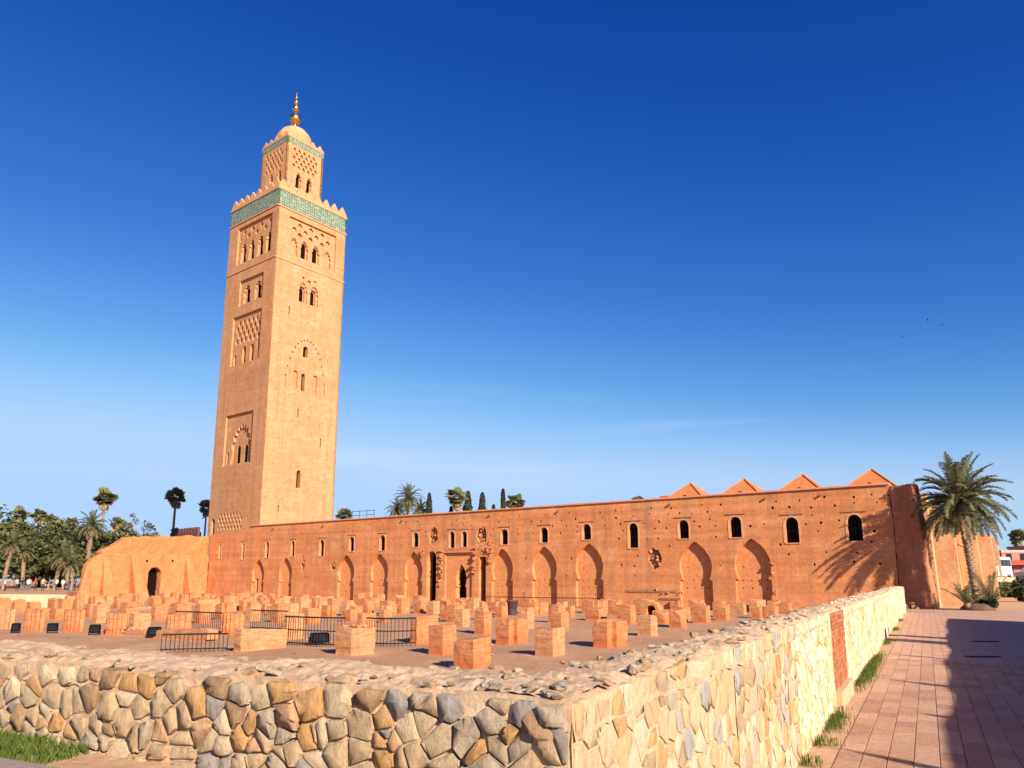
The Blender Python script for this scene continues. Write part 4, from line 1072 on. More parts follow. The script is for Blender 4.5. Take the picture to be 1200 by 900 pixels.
for i in range(-22, 24):                                 # the rest of the rows, up to the foot of the mosque wall
    for j in range(2, 13):
        p_ = wp(33 + i * 2.75, 0, 0) - Vector((wb[0], wb[1], 0)) * (j * 3.1 + 1.5) + Vector((rnd.uniform(-.2, .2), rnd.uniform(-.2, .2), 0))
        if p_.y < 43 or p_.y > 92 or abs(p_.x) / p_.y > .72 or (p_ - CO).dot(qv) > -1.3 or p_.x < -41.5 - (p_.y - 71) * .55 and p_.y > 69: continue
        if any((p_.x - q_[0]) ** 2 + (p_.y - q_[1]) ** 2 < 4.2 for q_ in PIERS) or rnd.random() < .3: continue
        PIERS.append((p_.x, p_.y, rnd.uniform(.5, .85), rnd.uniform(.55, .95), rnd.uniform(.7, 1.2), rnd.choice('sssc')))
print('stumps', len(PIERS))
LAB = {'s': ('brick_stump', 'square stump of an orange brick pillar in the ruined prayer hall', 'square brick pillar stumps'),
       'c': ('brick_stump', 'cross-shaped stump of an orange brick pillar with stepped corners', 'cross-shaped pillar stumps'),
       'l': ('clustered_stump', 'fluted clustered pillar stump with red damp-stained foot near the floodlights', 'clustered pillar stumps'),
       'j': ('brick_stump', 'pillar stump with a jagged broken top before the wide wall arch', None)}
for x, y, wl_, wr_, h_, k_ in PIERS:
    o_ = pier_mesh(wl_, wr_, h_, k_, rnd).build(LAB[k_][0], 'pier_brick' if rnd.random() < .82 else 'pier_pale')
    o_.location = (x, y, CG); lb_ = LAB[k_][1]
    if k_ == 's':
        if wr_ > .95: lb_ = 'broad oblong stump of an orange brick pillar, long side to the sun'
        elif h_ >= 1.1: lb_ = 'tall square stump of an orange brick pillar, higher than its neighbours'
        elif h_ <= .85: lb_ = 'low square stump of an orange brick pillar, shorter than its neighbours'
        elif wl_ < .5: lb_ = 'slim square stump of an orange brick pillar with a narrow shaded face'
        elif y < 30: lb_ = 'large square brick pillar stump standing just inside the rubble walls'
        elif y > 66: lb_ = 'square brick pillar stump close to the foot of the mosque wall'
    tag(o_, lb_, 'stump', LAB[k_][2])
def cap_rubble(o_, wl, wr, h, n, rnd):
    q_ = MB()
    for k in range(n):
        r_ = rnd.uniform(.05, .14); src = hull_rock(r_, r_, r_ * .6, rnd, 9); c_ = pal * rnd.uniform(.1, .9) * wl + pbr * rnd.uniform(.1, .9) * wr + Vector((0, 0, h + rnd.uniform(-.02, .05))) + o_.location
        q_.add([c_ + v.co for v in src.vertices], [tuple(f_.vertices) for f_ in src.polygons]); bpy.data.meshes.remove(src)
    return tag(q_.build('loose_rubble', 'pier_pale', o_), kind='stuff')
o_ = pier_mesh(.79, 1.1, .93, 's', rnd).build('masonry_block', 'pier_pale'); o_.location = (-5.34, 25.58, CG); tag(o_, 'broad broken masonry block with pale rubble on top beside the curved railing', 'masonry'); cap_rubble(o_, .79, 1.1, .95, 24, rnd)
o_ = pier_mesh(.44, 2.02, .75, 's', rnd).build('low_wall', 'pier_pale'); o_.location = (-9.54, 27.05, CG); tag(o_, 'long smooth low plaster wall behind the rubble wall, its end in shade', 'wall')
o_ = pier_mesh(.68, 5.2, .55, 's', rnd).build('low_wall', 'pier_pale'); o_.location = (-24.39, 61.49, CG); tag(o_, 'low broken wall remnant under the narrow arches near the minaret', 'wall'); cap_rubble(o_, .68, 5.2, .55, 24, rnd)
o_ = pier_mesh(.52, 4.4, .6, 's', rnd).build('low_wall', 'pier_brick'); o_.location = (-18.9, 58.37, CG); tag(o_, 'low crumbling wall remnant ahead of the square stumps by the railings', 'wall'); cap_rubble(o_, .5, 4.4, .6, 20, rnd)
o_ = pier_mesh(1.6, 7.5, .35, 's', rnd).build('low_wall', 'pier_pale'); o_.location = (-31.5, 62.5, CG); tag(o_, 'wide flat wall footing in front of the orange ruin', 'wall'); cap_rubble(o_, 1.6, 7.5, .35, 50, rnd)
o_ = pier_mesh(9, .5, .3, 's', rnd).build('low_wall', 'pier_pale'); o_.location = (-12.5, 31.5, CG); tag(o_, 'thin low ledge at the foot of the clustered pillars', 'wall'); cap_rubble(o_, 9, .5, .3, 40, rnd)
# little free-standing arch among the stumps
ar = thing('arch_stump', (8.65, 46.56, CG), 'small free-standing arch remnant with a dark round-headed opening', 'arch')
AF = ((8.9, 46.3), (wb[0], wb[1])); AF = ((8.05, 46.9), wa)
hole = round_arch(.52, CG + .02, .62, CG + 1.0, 8)
slab('arch_wall', jit([(0, CG - .05), (1.0, CG - .05), (1.0, CG + .8), (.9, CG + 1.05), (.7, CG + 1.18), (.4, CG + 1.2), (.14, CG + 1.08), (0, CG + .8)], .02, rnd), [hole], -.62, 0, 'panel_clay', ar, AF)
m = MB(); fbox(m, AF, .1, .92, -.66, -.625, CG, CG + 1.08); m.build('shade_sheet', 'dark_opening', ar)  # near-black sheet added to stand in for shade inside the arch
# rubble bits scattered in the hall
q_ = MB()
for k in range(620):
    x, y = rnd.uniform(-30, 16), rnd.uniform(14, 62); r_ = rnd.uniform(.025, .085); src = hull_rock(r_, r_, r_ * .6, rnd, 8)
    if (Vector((x, y, 0)) - CO).dot(qv) > -.9: continue
    q_.add([Vector((x, y, CG + .02 + r_ * .2)) + v.co for v in src.vertices], [tuple(f_.vertices) for f_ in src.polygons]); bpy.data.meshes.remove(src)
tag(q_.build('scattered_stones', 'pier_pale'), 'small stones scattered over the floor of the ruined hall', 'stones', kind='stuff')

# ------------------------------------------------------------------ floodlights, railings, bin, post
def floodlight(x, y, rz, k, lab):
    t = thing('floodlight', (x, y, CG), lab, 'floodlight', 'floodlights in the ruins')
    c_, s_ = math.cos(rz), math.sin(rz); ax, ay = Vector((c_, s_, 0)), Vector((-s_, c_, 0)); o_ = Vector((x, y, CG))
    q_ = MB(); q_.loft([[o_ + ax * a + ay * b + Vector((0, 0, z)) for a, b in ((-w, -d), (w, -d), (w, d), (-w, d))] for z, w, d in ((.1, .19 * k, .15), (.14, .21 * k, .18), (.44, .21 * k, .14), (.48, .19 * k, .1))]); hd = q_.build('housing', 'lamp_black', t)
    q_ = MB(); q_.loft([[o_ + ax * a + ay * b + Vector((0, 0, z)) for a, b in ((-.16 * k, -d), (.16 * k, -d), (.16 * k, -d + .01), (-.16 * k, -d + .01))] for z, d in ((.17, .185), (.41, .153))]); q_.build('glass', 'lamp_glass', hd)
    q_ = MB(); q_.obox(o_ - ax * .24 * k - ay * .03, ax * .04, ay * .06, (0, 0, .32)); q_.build('bracket', 'iron', t)
    q_ = MB(); q_.obox(o_ + ax * .2 * k - ay * .03, ax * .04, ay * .06, (0, 0, .32)); q_.build('bracket', 'iron', t)
for x, y, k, lb in ((-23.74, 36.7, .8, 'smallest black box floodlight, beside the outermost clustered stumps'), (-21.98, 36.7, 1.0, 'black box floodlight between two clustered stumps'), (-19.35, 35.6, 1.05, 'black box floodlight between two clustered stumps'), (-15.75, 33.8, 1.25, 'wide black floodlight in front of the thin low ledge'), (-12.89, 32.3, 1.6, 'wide black floodlight behind the low sloping handrail'), (-7.56, 30.2, 1.7, 'widest black floodlight behind the dark railing by the masonry block')): floodlight(x, y, .35, k, lb)
def railing(p0, p1, h, label, n=None, curve=0):
    p0, p1 = Vector((*p0, CG)), Vector((*p1, CG)); L_ = (p1 - p0).length; n = n or int(L_ / .14)
    t = thing('railing', (p0 + p1) / 2, label, 'railing')
    nrm = Vector((-(p1 - p0).y, (p1 - p0).x, 0)).normalized()
    def pt(f, z): return p0 + (p1 - p0) * f - nrm * curve * 4 * f * (1 - f) + Vector((0, 0, z))
    for z in (.12, h * .55, h):
        if z == h * .55 and not curve: continue
        q_ = MB(); q_.tube([pt(k / 10, z) for k in range(11)], .022 if z < h else .03, 6); q_.build('rail', 'iron', t)
    q_ = MB(); q_.tube([(0, 0, 0), (0, 0, h)], .013, 5)
    src = None
    for k in range(n + 1):
        if src is None: src = q_.build('bar', 'iron', t); src.location = pt(k / n, 0) - t.location; src.data.transform(Matrix.Translation(t.location))
        else: child('bar', src.data, t, pt(k / n, 0) - t.location)
railing((-16.74, 38.1), (-13.4, 35.9), .98, 'black iron railing between two clustered pillar stumps, nearest the orange ruin')
railing((-13.5, 39.6), (-11.2, 38.2), .98, 'short black railing behind the long low plaster wall')
railing((-9.0, 30.3), (-6.3, 28.9), 1.1, 'dark railing between the low plaster wall and the broken masonry block', curve=.2)
railing((-5.7, 30.1), (-3.75, 29.9), 1.05, 'curved black iron railing enclosing a pit by the masonry block', curve=.55)
railing((-12.3, 27.0), (-10.2, 27.6), .62, 'low sloping handrail with thin bars at the end of the plaster wall')
railing((-3.0, 75.5), (8, 68), .9, 'thin dark railing along the foot of the mosque wall', n=46)
t = thing('bin', (0, 55.5, CG), 'dark purple tapered bin among the pillar stumps', 'bin')
q_ = MB(); q_.lathe([(.28, 0), (.3, .1), (.42, .95), (.47, .98), (.47, 1.06), (.4, 1.06), (.36, .5)], 16, (0, 55.5, CG)); q_.build('body', 'bin_dark', t, smooth=True)
q_ = MB(); q_.lathe([(.30, -.02), (.34, -.02), (.34, .06), (.30, .06)], 16, (0, 55.5, CG)); q_.build('foot', 'iron', t)
q_ = MB(); q_.lathe([(.1, 0), (.1, .05), (.035, .06), (.03, 1.25), (.055, 1.27), (.055, 1.35), (.01, 1.4)], 10); o_ = q_.build('marker_post', 'iron', smooth=True); o_.location = (1.1, 70, CG); tag(o_, 'thin dark post standing before the mosque wall', 'post')

# ------------------------------------------------------------------ vegetation
def leaf_quad(mb, c, n, size, rnd, asp=1.6, mi=0):
    n = n.normalized(); a = n.orthogonal().normalized(); a.rotate(Matrix.Rotation(rnd.uniform(0, 6.28), 3, n)); b = n.cross(a)
    w, l = size * .5, size * .5 * asp
    mb.add([c - a * w, c - b * l * .9 + n * size * .1, c + a * w, c + b * l], [(0, 1, 2, 3)], mi)
def rvec(rnd): return Vector((rnd.gauss(0, 1), rnd.gauss(0, 1), rnd.gauss(0, 1))).normalized()
def broad_tree(x, y, z, h, r, label, mat, seed, group=None, leaf=.5, nclump=70, per=42, name='tree'):
    rnd = random.Random(seed); t = thing(name, (x, y, z), label, 'tree', group)
    base = Vector((x, y, z)); q_ = MB(); top = base + Vector((0, 0, h * .55))
    q_.tube([base, base + Vector((rnd.uniform(-.2, .2), 0, h * .25)), top], [r * .09, r * .07, r * .04], 8)
    cl = []
    for k in range(nclump):
        v = rvec(rnd) * rnd.random() ** .4
        c = base + Vector((v.x * r, v.y * r, h * .6 + v.z * h * .38)); cl.append((c, r * rnd.uniform(.16, .34)))
    for c, _ in cl[::9]:
        s0 = base + Vector((0, 0, h * rnd.uniform(.25, .5))); q_.tube([s0, s0.lerp(c, .5) + Vector((0, 0, .3)), c], [r * .04, r * .025, r * .01], 5)
    q_.build('trunk', 'bark', t)
    q_ = MB()
    for c, cr in cl:
        for k in range(per):
            v = rvec(rnd); p_ = c + Vector((v.x, v.y, v.z * .75)) * cr * rnd.uniform(.55, 1.1)
            leaf_quad(q_, p_, (v + rvec(rnd) * .8 + Vector((0, 0, .4))), leaf * rnd.uniform(.6, 1.3), rnd)
    tag(q_.build('crown', mat, t), kind='stuff'); return t
def cypress(x, y, z, h, r, label, seed, group=None):
    rnd = random.Random(seed); t = thing('cypress_tree', (x, y, z), label, 'tree', group)
    q_ = MB(); q_.tube([(x, y, z), (x, y, z + h * .9)], [.18, .05], 6); q_.build('trunk', 'bark', t)
    q_ = MB()
    for k in range(2600):
        f = rnd.random(); rr = r * (1 - f) ** .45 * min(1, .5 + f * 6) * rnd.uniform(.55, 1.08) * (1 + .12 * math.sin(f * 40 + seed)); a = rnd.uniform(0, 6.28)
        leaf_quad(q_, Vector((x + rr * math.cos(a), y + rr * math.sin(a), z + h * (.06 + .94 * f))), Vector((math.cos(a), math.sin(a), .5)) + rvec(rnd) * .6, .42, rnd, 1.9)
    tag(q_.build('crown', 'leaf_cypress', t), kind='stuff')
def fan_leaf(q_, o, d, L, rnd, mi=0, spikes=9):
    d = d.normalized(); sd_ = d.cross(Vector((0, 0, 1)));  sd_ = sd_.normalized() if sd_.length > .05 else Vector((1, 0, 0)); sd_ = sd_.copy(); sd_.rotate(Matrix.Rotation(rnd.uniform(-.8, .8), 3, d))
    p_ = o + d * L * .38
    for k in range(spikes):
        a = (k / (spikes - 1) - .5) * 2.7; e = d * math.cos(a) + sd_ * math.sin(a); e2 = e - Vector((0, 0, .12)); wv = (sd_ * math.cos(a) - d * math.sin(a)) * L * .095
        m1 = p_ + e * L * .33; tip = p_ + e2 * L * .58 * (1 - .2 * abs(a) / 1.35)
        q_.add([p_, m1 + wv, tip, m1 - wv], [(0, 1, 2, 3)], mi)
def fan_palm(x, y, z, h, cr, label, seed, group=None, tr=.22, nleaf=50, skirt=14, name='fan_palm', lean=0):
    rnd = random.Random(seed); t = thing(name, (x, y, z), label, 'palm tree', group)
    top = Vector((x + lean, y, z + h)); q_ = MB(); n_ = 9
    q_.tube([Vector((x + lean * (k / n_) ** 2, y, z + h * k / n_)) for k in range(n_ + 1)], [tr * (1.5 if k == 0 else 1.1 - .35 * k / n_) for k in range(n_ + 1)], 9); q_.build('trunk', 'palm_bark', t)
    q_ = MB()
    for k in range(nleaf):
        el = math.asin(rnd.uniform(-.8, .98)); a = k * 2.4 + rnd.uniform(-.3, .3)
        fan_leaf(q_, top, Vector((math.cos(el) * math.cos(a), math.cos(el) * math.sin(a), math.sin(el))), cr * rnd.uniform(.65, 1.35) * (1 if el > -.2 else .8), rnd)
    tag(q_.build('crown', 'leaf_palm_far', t), kind='stuff')
    if skirt:
        q_ = MB()
        for k in range(skirt):
            a = k * 2.4; o = top - Vector((0, 0, cr * rnd.uniform(.1, .5)))
            fan_leaf(q_, o, Vector((math.cos(a) * .5, math.sin(a) * .5, -.9)), cr * rnd.uniform(.6, .9), rnd)
        tag(q_.build('dry_skirt', 'leaf_dry', t), kind='stuff')
    return t
def frond(q_, o, az, el, L, droop, rnd, nl=34, lw=.05, ll=.5, mi=0):
    """arching feather leaf: rib and two rows of leaflets"""
    d = Vector((math.cos(az) * math.cos(el), math.sin(az) * math.cos(el), math.sin(el))); p_ = Vector(o); pts = [p_.copy()]; st = L / 12; hz = Vector((math.cos(az), math.sin(az), 0))
    tw = rnd.uniform(-.5, .5)
    for k in range(12):
        d = (d + Vector((0, 0, -droop / 12 * (.4 + k * .13)))).normalized(); p_ = p_ + d * st; pts.append(p_.copy())
    q_.tube(pts[::2] if len(pts) % 2 else pts, [.035 * L / 3.5 * (1 - .8 * k / 6) + .004 for k in range(7)], 4, mi)
    for k in range(nl):
        f = .1 + .9 * k / nl; i = min(11, int(f * 12)); g = f * 12 - i; c = pts[i].lerp(pts[i + 1], g); dd = (pts[i + 1] - pts[i]).normalized()
        s_ = dd.cross(Vector((0, 0, 1))); s_ = s_.normalized() if s_.length > .05 else Vector((-math.sin(az), math.cos(az), 0)); up = s_.cross(dd)
        l = ll * (math.sin(math.pi * min(1, .18 + f * .8)) ** .6) * rnd.uniform(.7, 1.15)
        for sg in (-1, 1):
            e = (s_ * sg * rnd.uniform(.6, .95) + dd * rnd.uniform(.45, .75) + up * (rnd.uniform(.15, .55) + tw * sg * .3)).normalized(); e2 = (e - Vector((0, 0, .25))).normalized(); w = dd * lw * .5
            a_, b_ = c, c + e * l * .55
            q_.add([a_ - w * .6, a_ + w * .6, b_ + w, c + e * l * .5 + e2 * l * .5, b_ - w], [(0, 1, 2, 3, 4)], mi)
def date_palm(x, y, z, h, L, label, seed, lean=(0, 0), tr=.28, n=64, nl=34, lw=.05, group=None, name='date_palm', ll=.5, dry=10):
    rnd = random.Random(seed); t = thing(name, (x, y, z), label, 'palm tree', group); q_ = MB(); m_ = 16
    pts = [Vector((x + lean[0] * (k / m_) ** 1.3, y + lean[1] * (k / m_) ** 1.3, z - .1 + (h + .1) * k / m_)) for k in range(m_ + 1)]
    q_.tube(pts, [tr * (1.35 if k == 0 else 1.0 + .16 * (k / m_ > .85) + .05 * math.sin(k * 2.1)) for k in range(m_ + 1)], 12); tk = q_.build('trunk', 'palm_bark', t, smooth=True)
    q_ = MB(); top = pts[-1]                             # cut leaf bases spiralling up the trunk
    for k in range(int(h * 24)):
        f = k / (h * 24); a = k * 2.4; c = pts[min(m_ - 1, int(f * m_))].lerp(pts[min(m_, int(f * m_) + 1)], f * m_ % 1); e = Vector((math.cos(a), math.sin(a), 0))
        s_ = e.cross(Vector((0, 0, 1))); b0 = c + e * tr * .9; sz = .09 * (1 + f * .7) * tr / .28
        q_.add([b0 - s_ * sz, b0 + s_ * sz, b0 + e * sz * .9 + Vector((0, 0, sz * 1.5)) + s_ * sz * .5, b0 + e * sz * .9 + Vector((0, 0, sz * 1.5)) - s_ * sz * .5, b0 + Vector((0, 0, sz * 1.6))], [(0, 1, 2, 3), (3, 2, 4), (0, 3, 4), (1, 4, 2)])
    tag(q_.build('leaf_bases', 'palm_bark', tk), kind='stuff')
    q_ = MB()
    for k in range(n):
        f = k / n; el = R(86) - R(122) * f ** .9 + rnd.uniform(-.12, .12); az = k * 2.39996 + rnd.uniform(-.2, .2)
        frond(q_, top + Vector((0, 0, .15)), az, el, L * (1.0 - .12 * abs(f - .4)) * rnd.uniform(.86, 1.08), .75 + .5 * math.cos(el) + rnd.uniform(-.1, .25), rnd, nl, lw, ll)
    tag(q_.build('crown', 'leaf_palm', t), kind='stuff')
    if dry:
        q_ = MB()
        for k in range(dry): frond(q_, top - Vector((0, 0, .2)), k * 2.4 + 1, R(-30) + rnd.uniform(-.3, .2), L * rnd.uniform(.5, .75), 1.4, rnd, nl // 2, lw, ll * .8)
        tag(q_.build('dry_fronds', 'leaf_dry', t), kind='stuff')
    return t

# the date palm by the mosque corner, with offshoots at its foot
PBX, PBY = 31.72, 52.0
m = MB(); m.lathe([(1.1, -.02), (1.0, .16), (.8, .34), (.5, .46), (.05, .48)], 20, (PBX, PBY, 0)); tag(m.build('soil_mound', 'dark_soil', origin=(PBX, PBY, 0), smooth=True), 'dark earth mound around the foot of the date palm', 'mound')
date_palm(PBX, PBY, .42, 6.75, 3.7, 'large date palm with feathery crown beside the mosque corner buttress', 3, lean=(-.38, .1), tr=.23, n=86, nl=60, lw=.055, ll=.62, dry=10)
def offshoot(x, y, z, L, n, label, seed):
    rnd = random.Random(seed); t = thing('young_palm', (x, y, z), label, 'palm'); q_ = MB()
    for k in range(n): frond(q_, (x, y, z), k * 2.4, R(80) - R(50) * k / n, L * rnd.uniform(.7, 1.05), .5, rnd, 22, .06, .32)
    tag(q_.build('fronds', 'leaf_palm', t), kind='stuff')
    q_ = MB(); q_.lathe([(.16, -.1), (.2, .1), (.1, .35)], 10, (x, y, z)); q_.build('stem', 'palm_bark', t)
offshoot(PBX + .85, PBY - .15, .3, 2.6, 18, 'young palm with upright green fronds on the sunny side of the date palm trunk', 5)
offshoot(PBX - .85, PBY - .3, .3, 1.9, 14, 'small dark young palm between the buttress and the date palm trunk', 6)
m = MB(); rnd = random.Random(9)
for k in range(420):
    a = rnd.uniform(0, 6.28); rr = .55 * rnd.random() ** .5; leaf_quad(m, Vector((PBX + .55 + rr * math.cos(a), PBY - .35 + rr * math.sin(a) * .8, .2 + rnd.uniform(0, .5))), rvec(rnd), .2, rnd)
o_ = m.build('dark_shrub', 'leaf_cypress', origin=(PBX + .5, PBY - .35, .1)); tag(o_, 'dark leafy shrub crowding the foot of the date palm', 'shrub')

# trees and palms of the square on the left
G1 = 'broadleaf trees behind the square'
TREES = [(-112, 158, 16.5, 8.5, 'leaf_dark', 'tall dark olive-green tree rising highest of the grove behind the square'), (-97, 150, 13.5, 7, 'leaf_mid', 'broad mid-green tree of the grove behind the square'), (-104, 142, 13, 7, 'leaf_mid', None), (-91, 152, 12.8, 7, 'leaf_dark', None),
         (-95, 160, 14.4, 7, 'leaf_mid', None), (-84, 148, 12.4, 6.5, 'leaf_dark', None), (-79, 146, 11.2, 6.5, 'leaf_dark', 'dark rounded tree beside the sloping end of the orange ruin'), (-120, 150, 14, 8, 'leaf_dark', None), (-88, 138, 9.5, 6, 'leaf_dark', None), (-100, 136, 9.5, 6, 'leaf_dark', None), (-75, 150, 11, 5.5, 'leaf_mid', None), (-110, 134, 9, 6, 'leaf_dark', None)]
LT = {'leaf_dark': 'dense dark green tree in the grove behind the square', 'leaf_mid': 'olive green tree in the grove behind the square'}
for i, (x, y, h, r, mt, lb) in enumerate(TREES): broad_tree(x, y, PZ, h, r, lb or LT[mt], mt, 100 + i, G1, .62, 60, 40)
for i in range(11):
    shrub_y = 128 + 3 * (i % 3); broad_tree(-70 - i * 5.2, shrub_y + 20, PZ - .3, 6.5 + (i * 37 % 5) * .3, 4.2, 'low dark thicket filling the gaps under the grove', 'leaf_dark', 150 + i, 'thickets under the grove', .6, 34, 34, 'thicket')
broad_tree(-74.5, 162, PZ, 12.6, 5.5, 'yellow-green bush-like tree showing over the orange ruin', 'leaf_mid', 130, None, .6, 40, 36)
broad_tree(-90.3, 180, PZ, 18.2, 3.6, 'sparse grey-leaved tree standing between the two tall palms', 'leaf_grey', 131, None, .55, 22, 26)
fan_palm(-82.2, 150, PZ, 17.7, 2.3, 'very tall thin fan palm with sunlit crown beside the bushy yellowing date palm', 201, tr=.3, skirt=16)
fan_palm(-76.9, 170, PZ, 20.2, 2.5, 'very tall thin fan palm with dark crown rising behind the orange ruin', 202, tr=.32, skirt=18)
date_palm(-78.7, 140, PZ, 11.2, 3.6, 'bushy yellowing date palm beside the tall sunlit fan palm', 203, tr=.4, n=46, nl=22, lw=.12, ll=.6, dry=16)
for i, (x, y, h, c_) in enumerate([(-125.3, 190, 17.8, 2.2), (-126.8, 200, 18.4, 2.3), (-116.9, 190, 16.2, 2.2), (-117.9, 200, 16.2, 2.1), (-111.3, 210, 17, 2.2), (-114.5, 220, 16.4, 2.1), (-139, 200, 18.8, 2.2), (-106, 205, 15.5, 2)]):
    fan_palm(x, y, PZ, h, c_, 'distant fan palm with a small round crown above the grove', 210 + i, 'distant fan palms above the grove', skirt=8, nleaf=42)
for i, (x, y, h, c_) in enumerate([(-77.1, 115, 6.6, 2.6), (-74.8, 116, 5.6, 2.2), (-66.9, 111, 4.6, 2.6), (-63.2, 109, 3.4, 2.6), (-81, 118, 7, 2.4), (-70.5, 120, 5, 2.2)]):
    date_palm(x, y, PZ, h, c_, 'young date palm with a bare pale trunk on the square', 230 + i, lean=(random.Random(i).uniform(-.6, .8), 0), tr=.24, n=30, nl=18, lw=.12, ll=.45, group='young palms on the square', dry=5)
# palms and cypresses rising behind the mosque
date_palm(-20.9, 150, CG, 18.6, 3.7, 'feathery date palm rising behind the mosque wall', 251, tr=.3, n=50, nl=24, lw=.11, ll=.55)
date_palm(-23.2, 151, CG, 16.2, 3.0, 'lower bushy palm at the side of the feathery date palm', 252, tr=.3, n=40, nl=20, lw=.12, ll=.5)
date_palm(-18.6, 152, CG, 16.4, 2.6, 'lower yellowish palm between the date palm and a cypress', 253, tr=.3, n=36, nl=20, lw=.12, ll=.5, dry=14)
cypress(-16.7, 150, CG, 19.7, 1.2, 'single dark cypress beside the date palm behind the mosque', 261)
fan_palm(-10.4, 140, CG, 17.8, 2.1, 'fan palm with a dry skirt behind the mosque wall', 262, skirt=26)
cypress(-11.6, 142, CG, 16.2, .9, 'small cypress at the foot of the skirted fan palm', 263)
cypress(-8.9, 150, CG, 20.1, 1.8, 'broad cypress, fuller one of the dark pair behind the mosque', 264)
cypress(-6.0, 150, CG, 19.8, 1.6, 'broad cypress, slimmer one of the dark pair behind the mosque', 265)
cypress(-1.7, 140, CG, 19.3, .85, 'slender pointed cypress rising behind the mosque wall', 266)
cypress(-3.5, 141, CG, 16.4, .9, 'low cypress top next to the slender pointed cypress', 267)
fan_palm(.6, 130, CG, 15.8, 1.9, 'round-headed fan palm next to the slender cypress', 268, skirt=10)
fan_palm(-31.2, 140, CG, 14.4, 1.9, 'fan palm crown showing beside the minaret over the roof railing', 269, skirt=8)
fan_palm(19.2, 112, CG, 13.6, 1.7, 'fan palm top barely showing over the mosque wall near the hipped roofs', 270, skirt=4)
fan_palm(-61.5, 150, PZ, 15.6, 1.9, 'fan palm crown half hidden by the minaret edge', 271, skirt=6)
rl = thing('roof_railing', wp(16, -2, 9.2), 'thin metal railing on the mosque roof beside the minaret', 'railing')
for z in (9.75, 10.25):
    m = MB(); m.tube([wp(13.2, -2, z), wp(19.5, -2, z)], .03, 6); m.build('rail', 'iron', rl)
for k in range(6):
    m = MB(); m.tube([wp(13.2 + k * 1.26, -2, 8.3), wp(13.2 + k * 1.26, -2, 10.3)], .03, 6); m.build('post', 'iron', rl)

# grass
def grass(name, pts, label, rnd, hmin, hmax, w=.006):
    q_ = MB()
    for x, y, z in pts:
        h = rnd.uniform(hmin, hmax); a = rnd.uniform(0, 6.28); e = Vector((math.cos(a), math.sin(a), 0)); b_ = Vector((-e.y, e.x, 0)) * rnd.uniform(-.6, .6) * h; o = Vector((x, y, z))
        q_.add([o - e * w, o + e * w, o + b_ * .4 + Vector((0, 0, h * .6)) + e * w * .7, o + b_ + Vector((0, 0, h)), o + b_ * .4 + Vector((0, 0, h * .6)) - e * w * .7], [(0, 1, 2, 3, 4)])
    return tag(q_.build(name, 'grass_blade'), label, 'grass', kind='stuff')
rnd = random.Random(77); pts = []
for k in range(9000):
    u = 3.15 + 6 * rnd.random() ** 1.2; w = .02 + .33 * rnd.random() ** 1.3
    if u < 3.5 and rnd.random() < .5: continue
    p_ = CO + fv * u + gv * w; pts.append((p_.x, p_.y, FG))
grass('grass', pts, 'fresh green grass strip between the rubble wall and the grey paving', rnd, .03, .12, .0035)
pts = []
for c_, n_, sp in ((15.2, 1500, 2.2), (17.8, 800, 2.0), (8.9, 380, .9), (7.3, 80, .2), (6.1, 50, .15), (24.5, 160, .9), (32, 200, .9), (40, 120, 1.5)):
    for k in range(n_):
        t = c_ + rnd.gauss(0, .5) * sp; p_ = pw_pt(t, .0, .03 + abs(rnd.gauss(0, .1))); pts.append(tuple(p_))
grass('grass', pts, 'green weed tufts growing along the foot of the path wall', rnd, .03, .13, .006)

# ------------------------------------------------------------------ right background: bank, hedge, vehicles, houses
m = MB(); m.prism([(58, 93), (140, 93), (170, 180), (62, 180)], CG - .1, 2.2); tag(m.build('raised_road', 'grey_paving'), kind='structure')
m = MB(); m.box(57.6, 130, 92.5, 92.98, CG, 2.35); tag(m.build('bank_wall', 'cream_plaster', origin=(80, 92.7, 0)), 'low tan wall holding up the road beyond the palm', 'wall')
def shrub(x, y, z, r, h, mat, label, seed, n=900, leaf=.25, group=None):
    rnd = random.Random(seed); q_ = MB(); t = thing('shrub', (x, y, z), label, 'shrub', group)
    for k in range(n):
        v = rvec(rnd); f = rnd.uniform(.6, 1.05); leaf_quad(q_, Vector((x + v.x * r * f, y + v.y * r * f, z + h * .48 + v.z * h * .5 * f)), v + rvec(rnd) * .7, leaf * rnd.uniform(.6, 1.3), rnd)
    tag(q_.build('foliage', mat, t), kind='stuff'); q_ = MB(); q_.tube([(x, y, z), (x, y, z + h * .5)], .06, 6); q_.build('stem', 'bark', t)
for i, (x, y, r, h) in enumerate([(59.2, 91.2, 1.5, 1.9), (61.6, 91.0, 1.6, 2.1), (64.2, 90.8, 1.5, 2.0), (66.6, 90.6, 1.5, 1.9)]):
    shrub(x, y, -.02, r, h, 'leaf_dark', 'dark clipped shrub against the tan wall below the road', 300 + i, 900, .3, 'shrubs below the road')
shrub(48.5, 72, -.02, 1.0, 2.4, 'leaf_cypress', 'dark upright shrub at the outer edge of the paved path', 310)
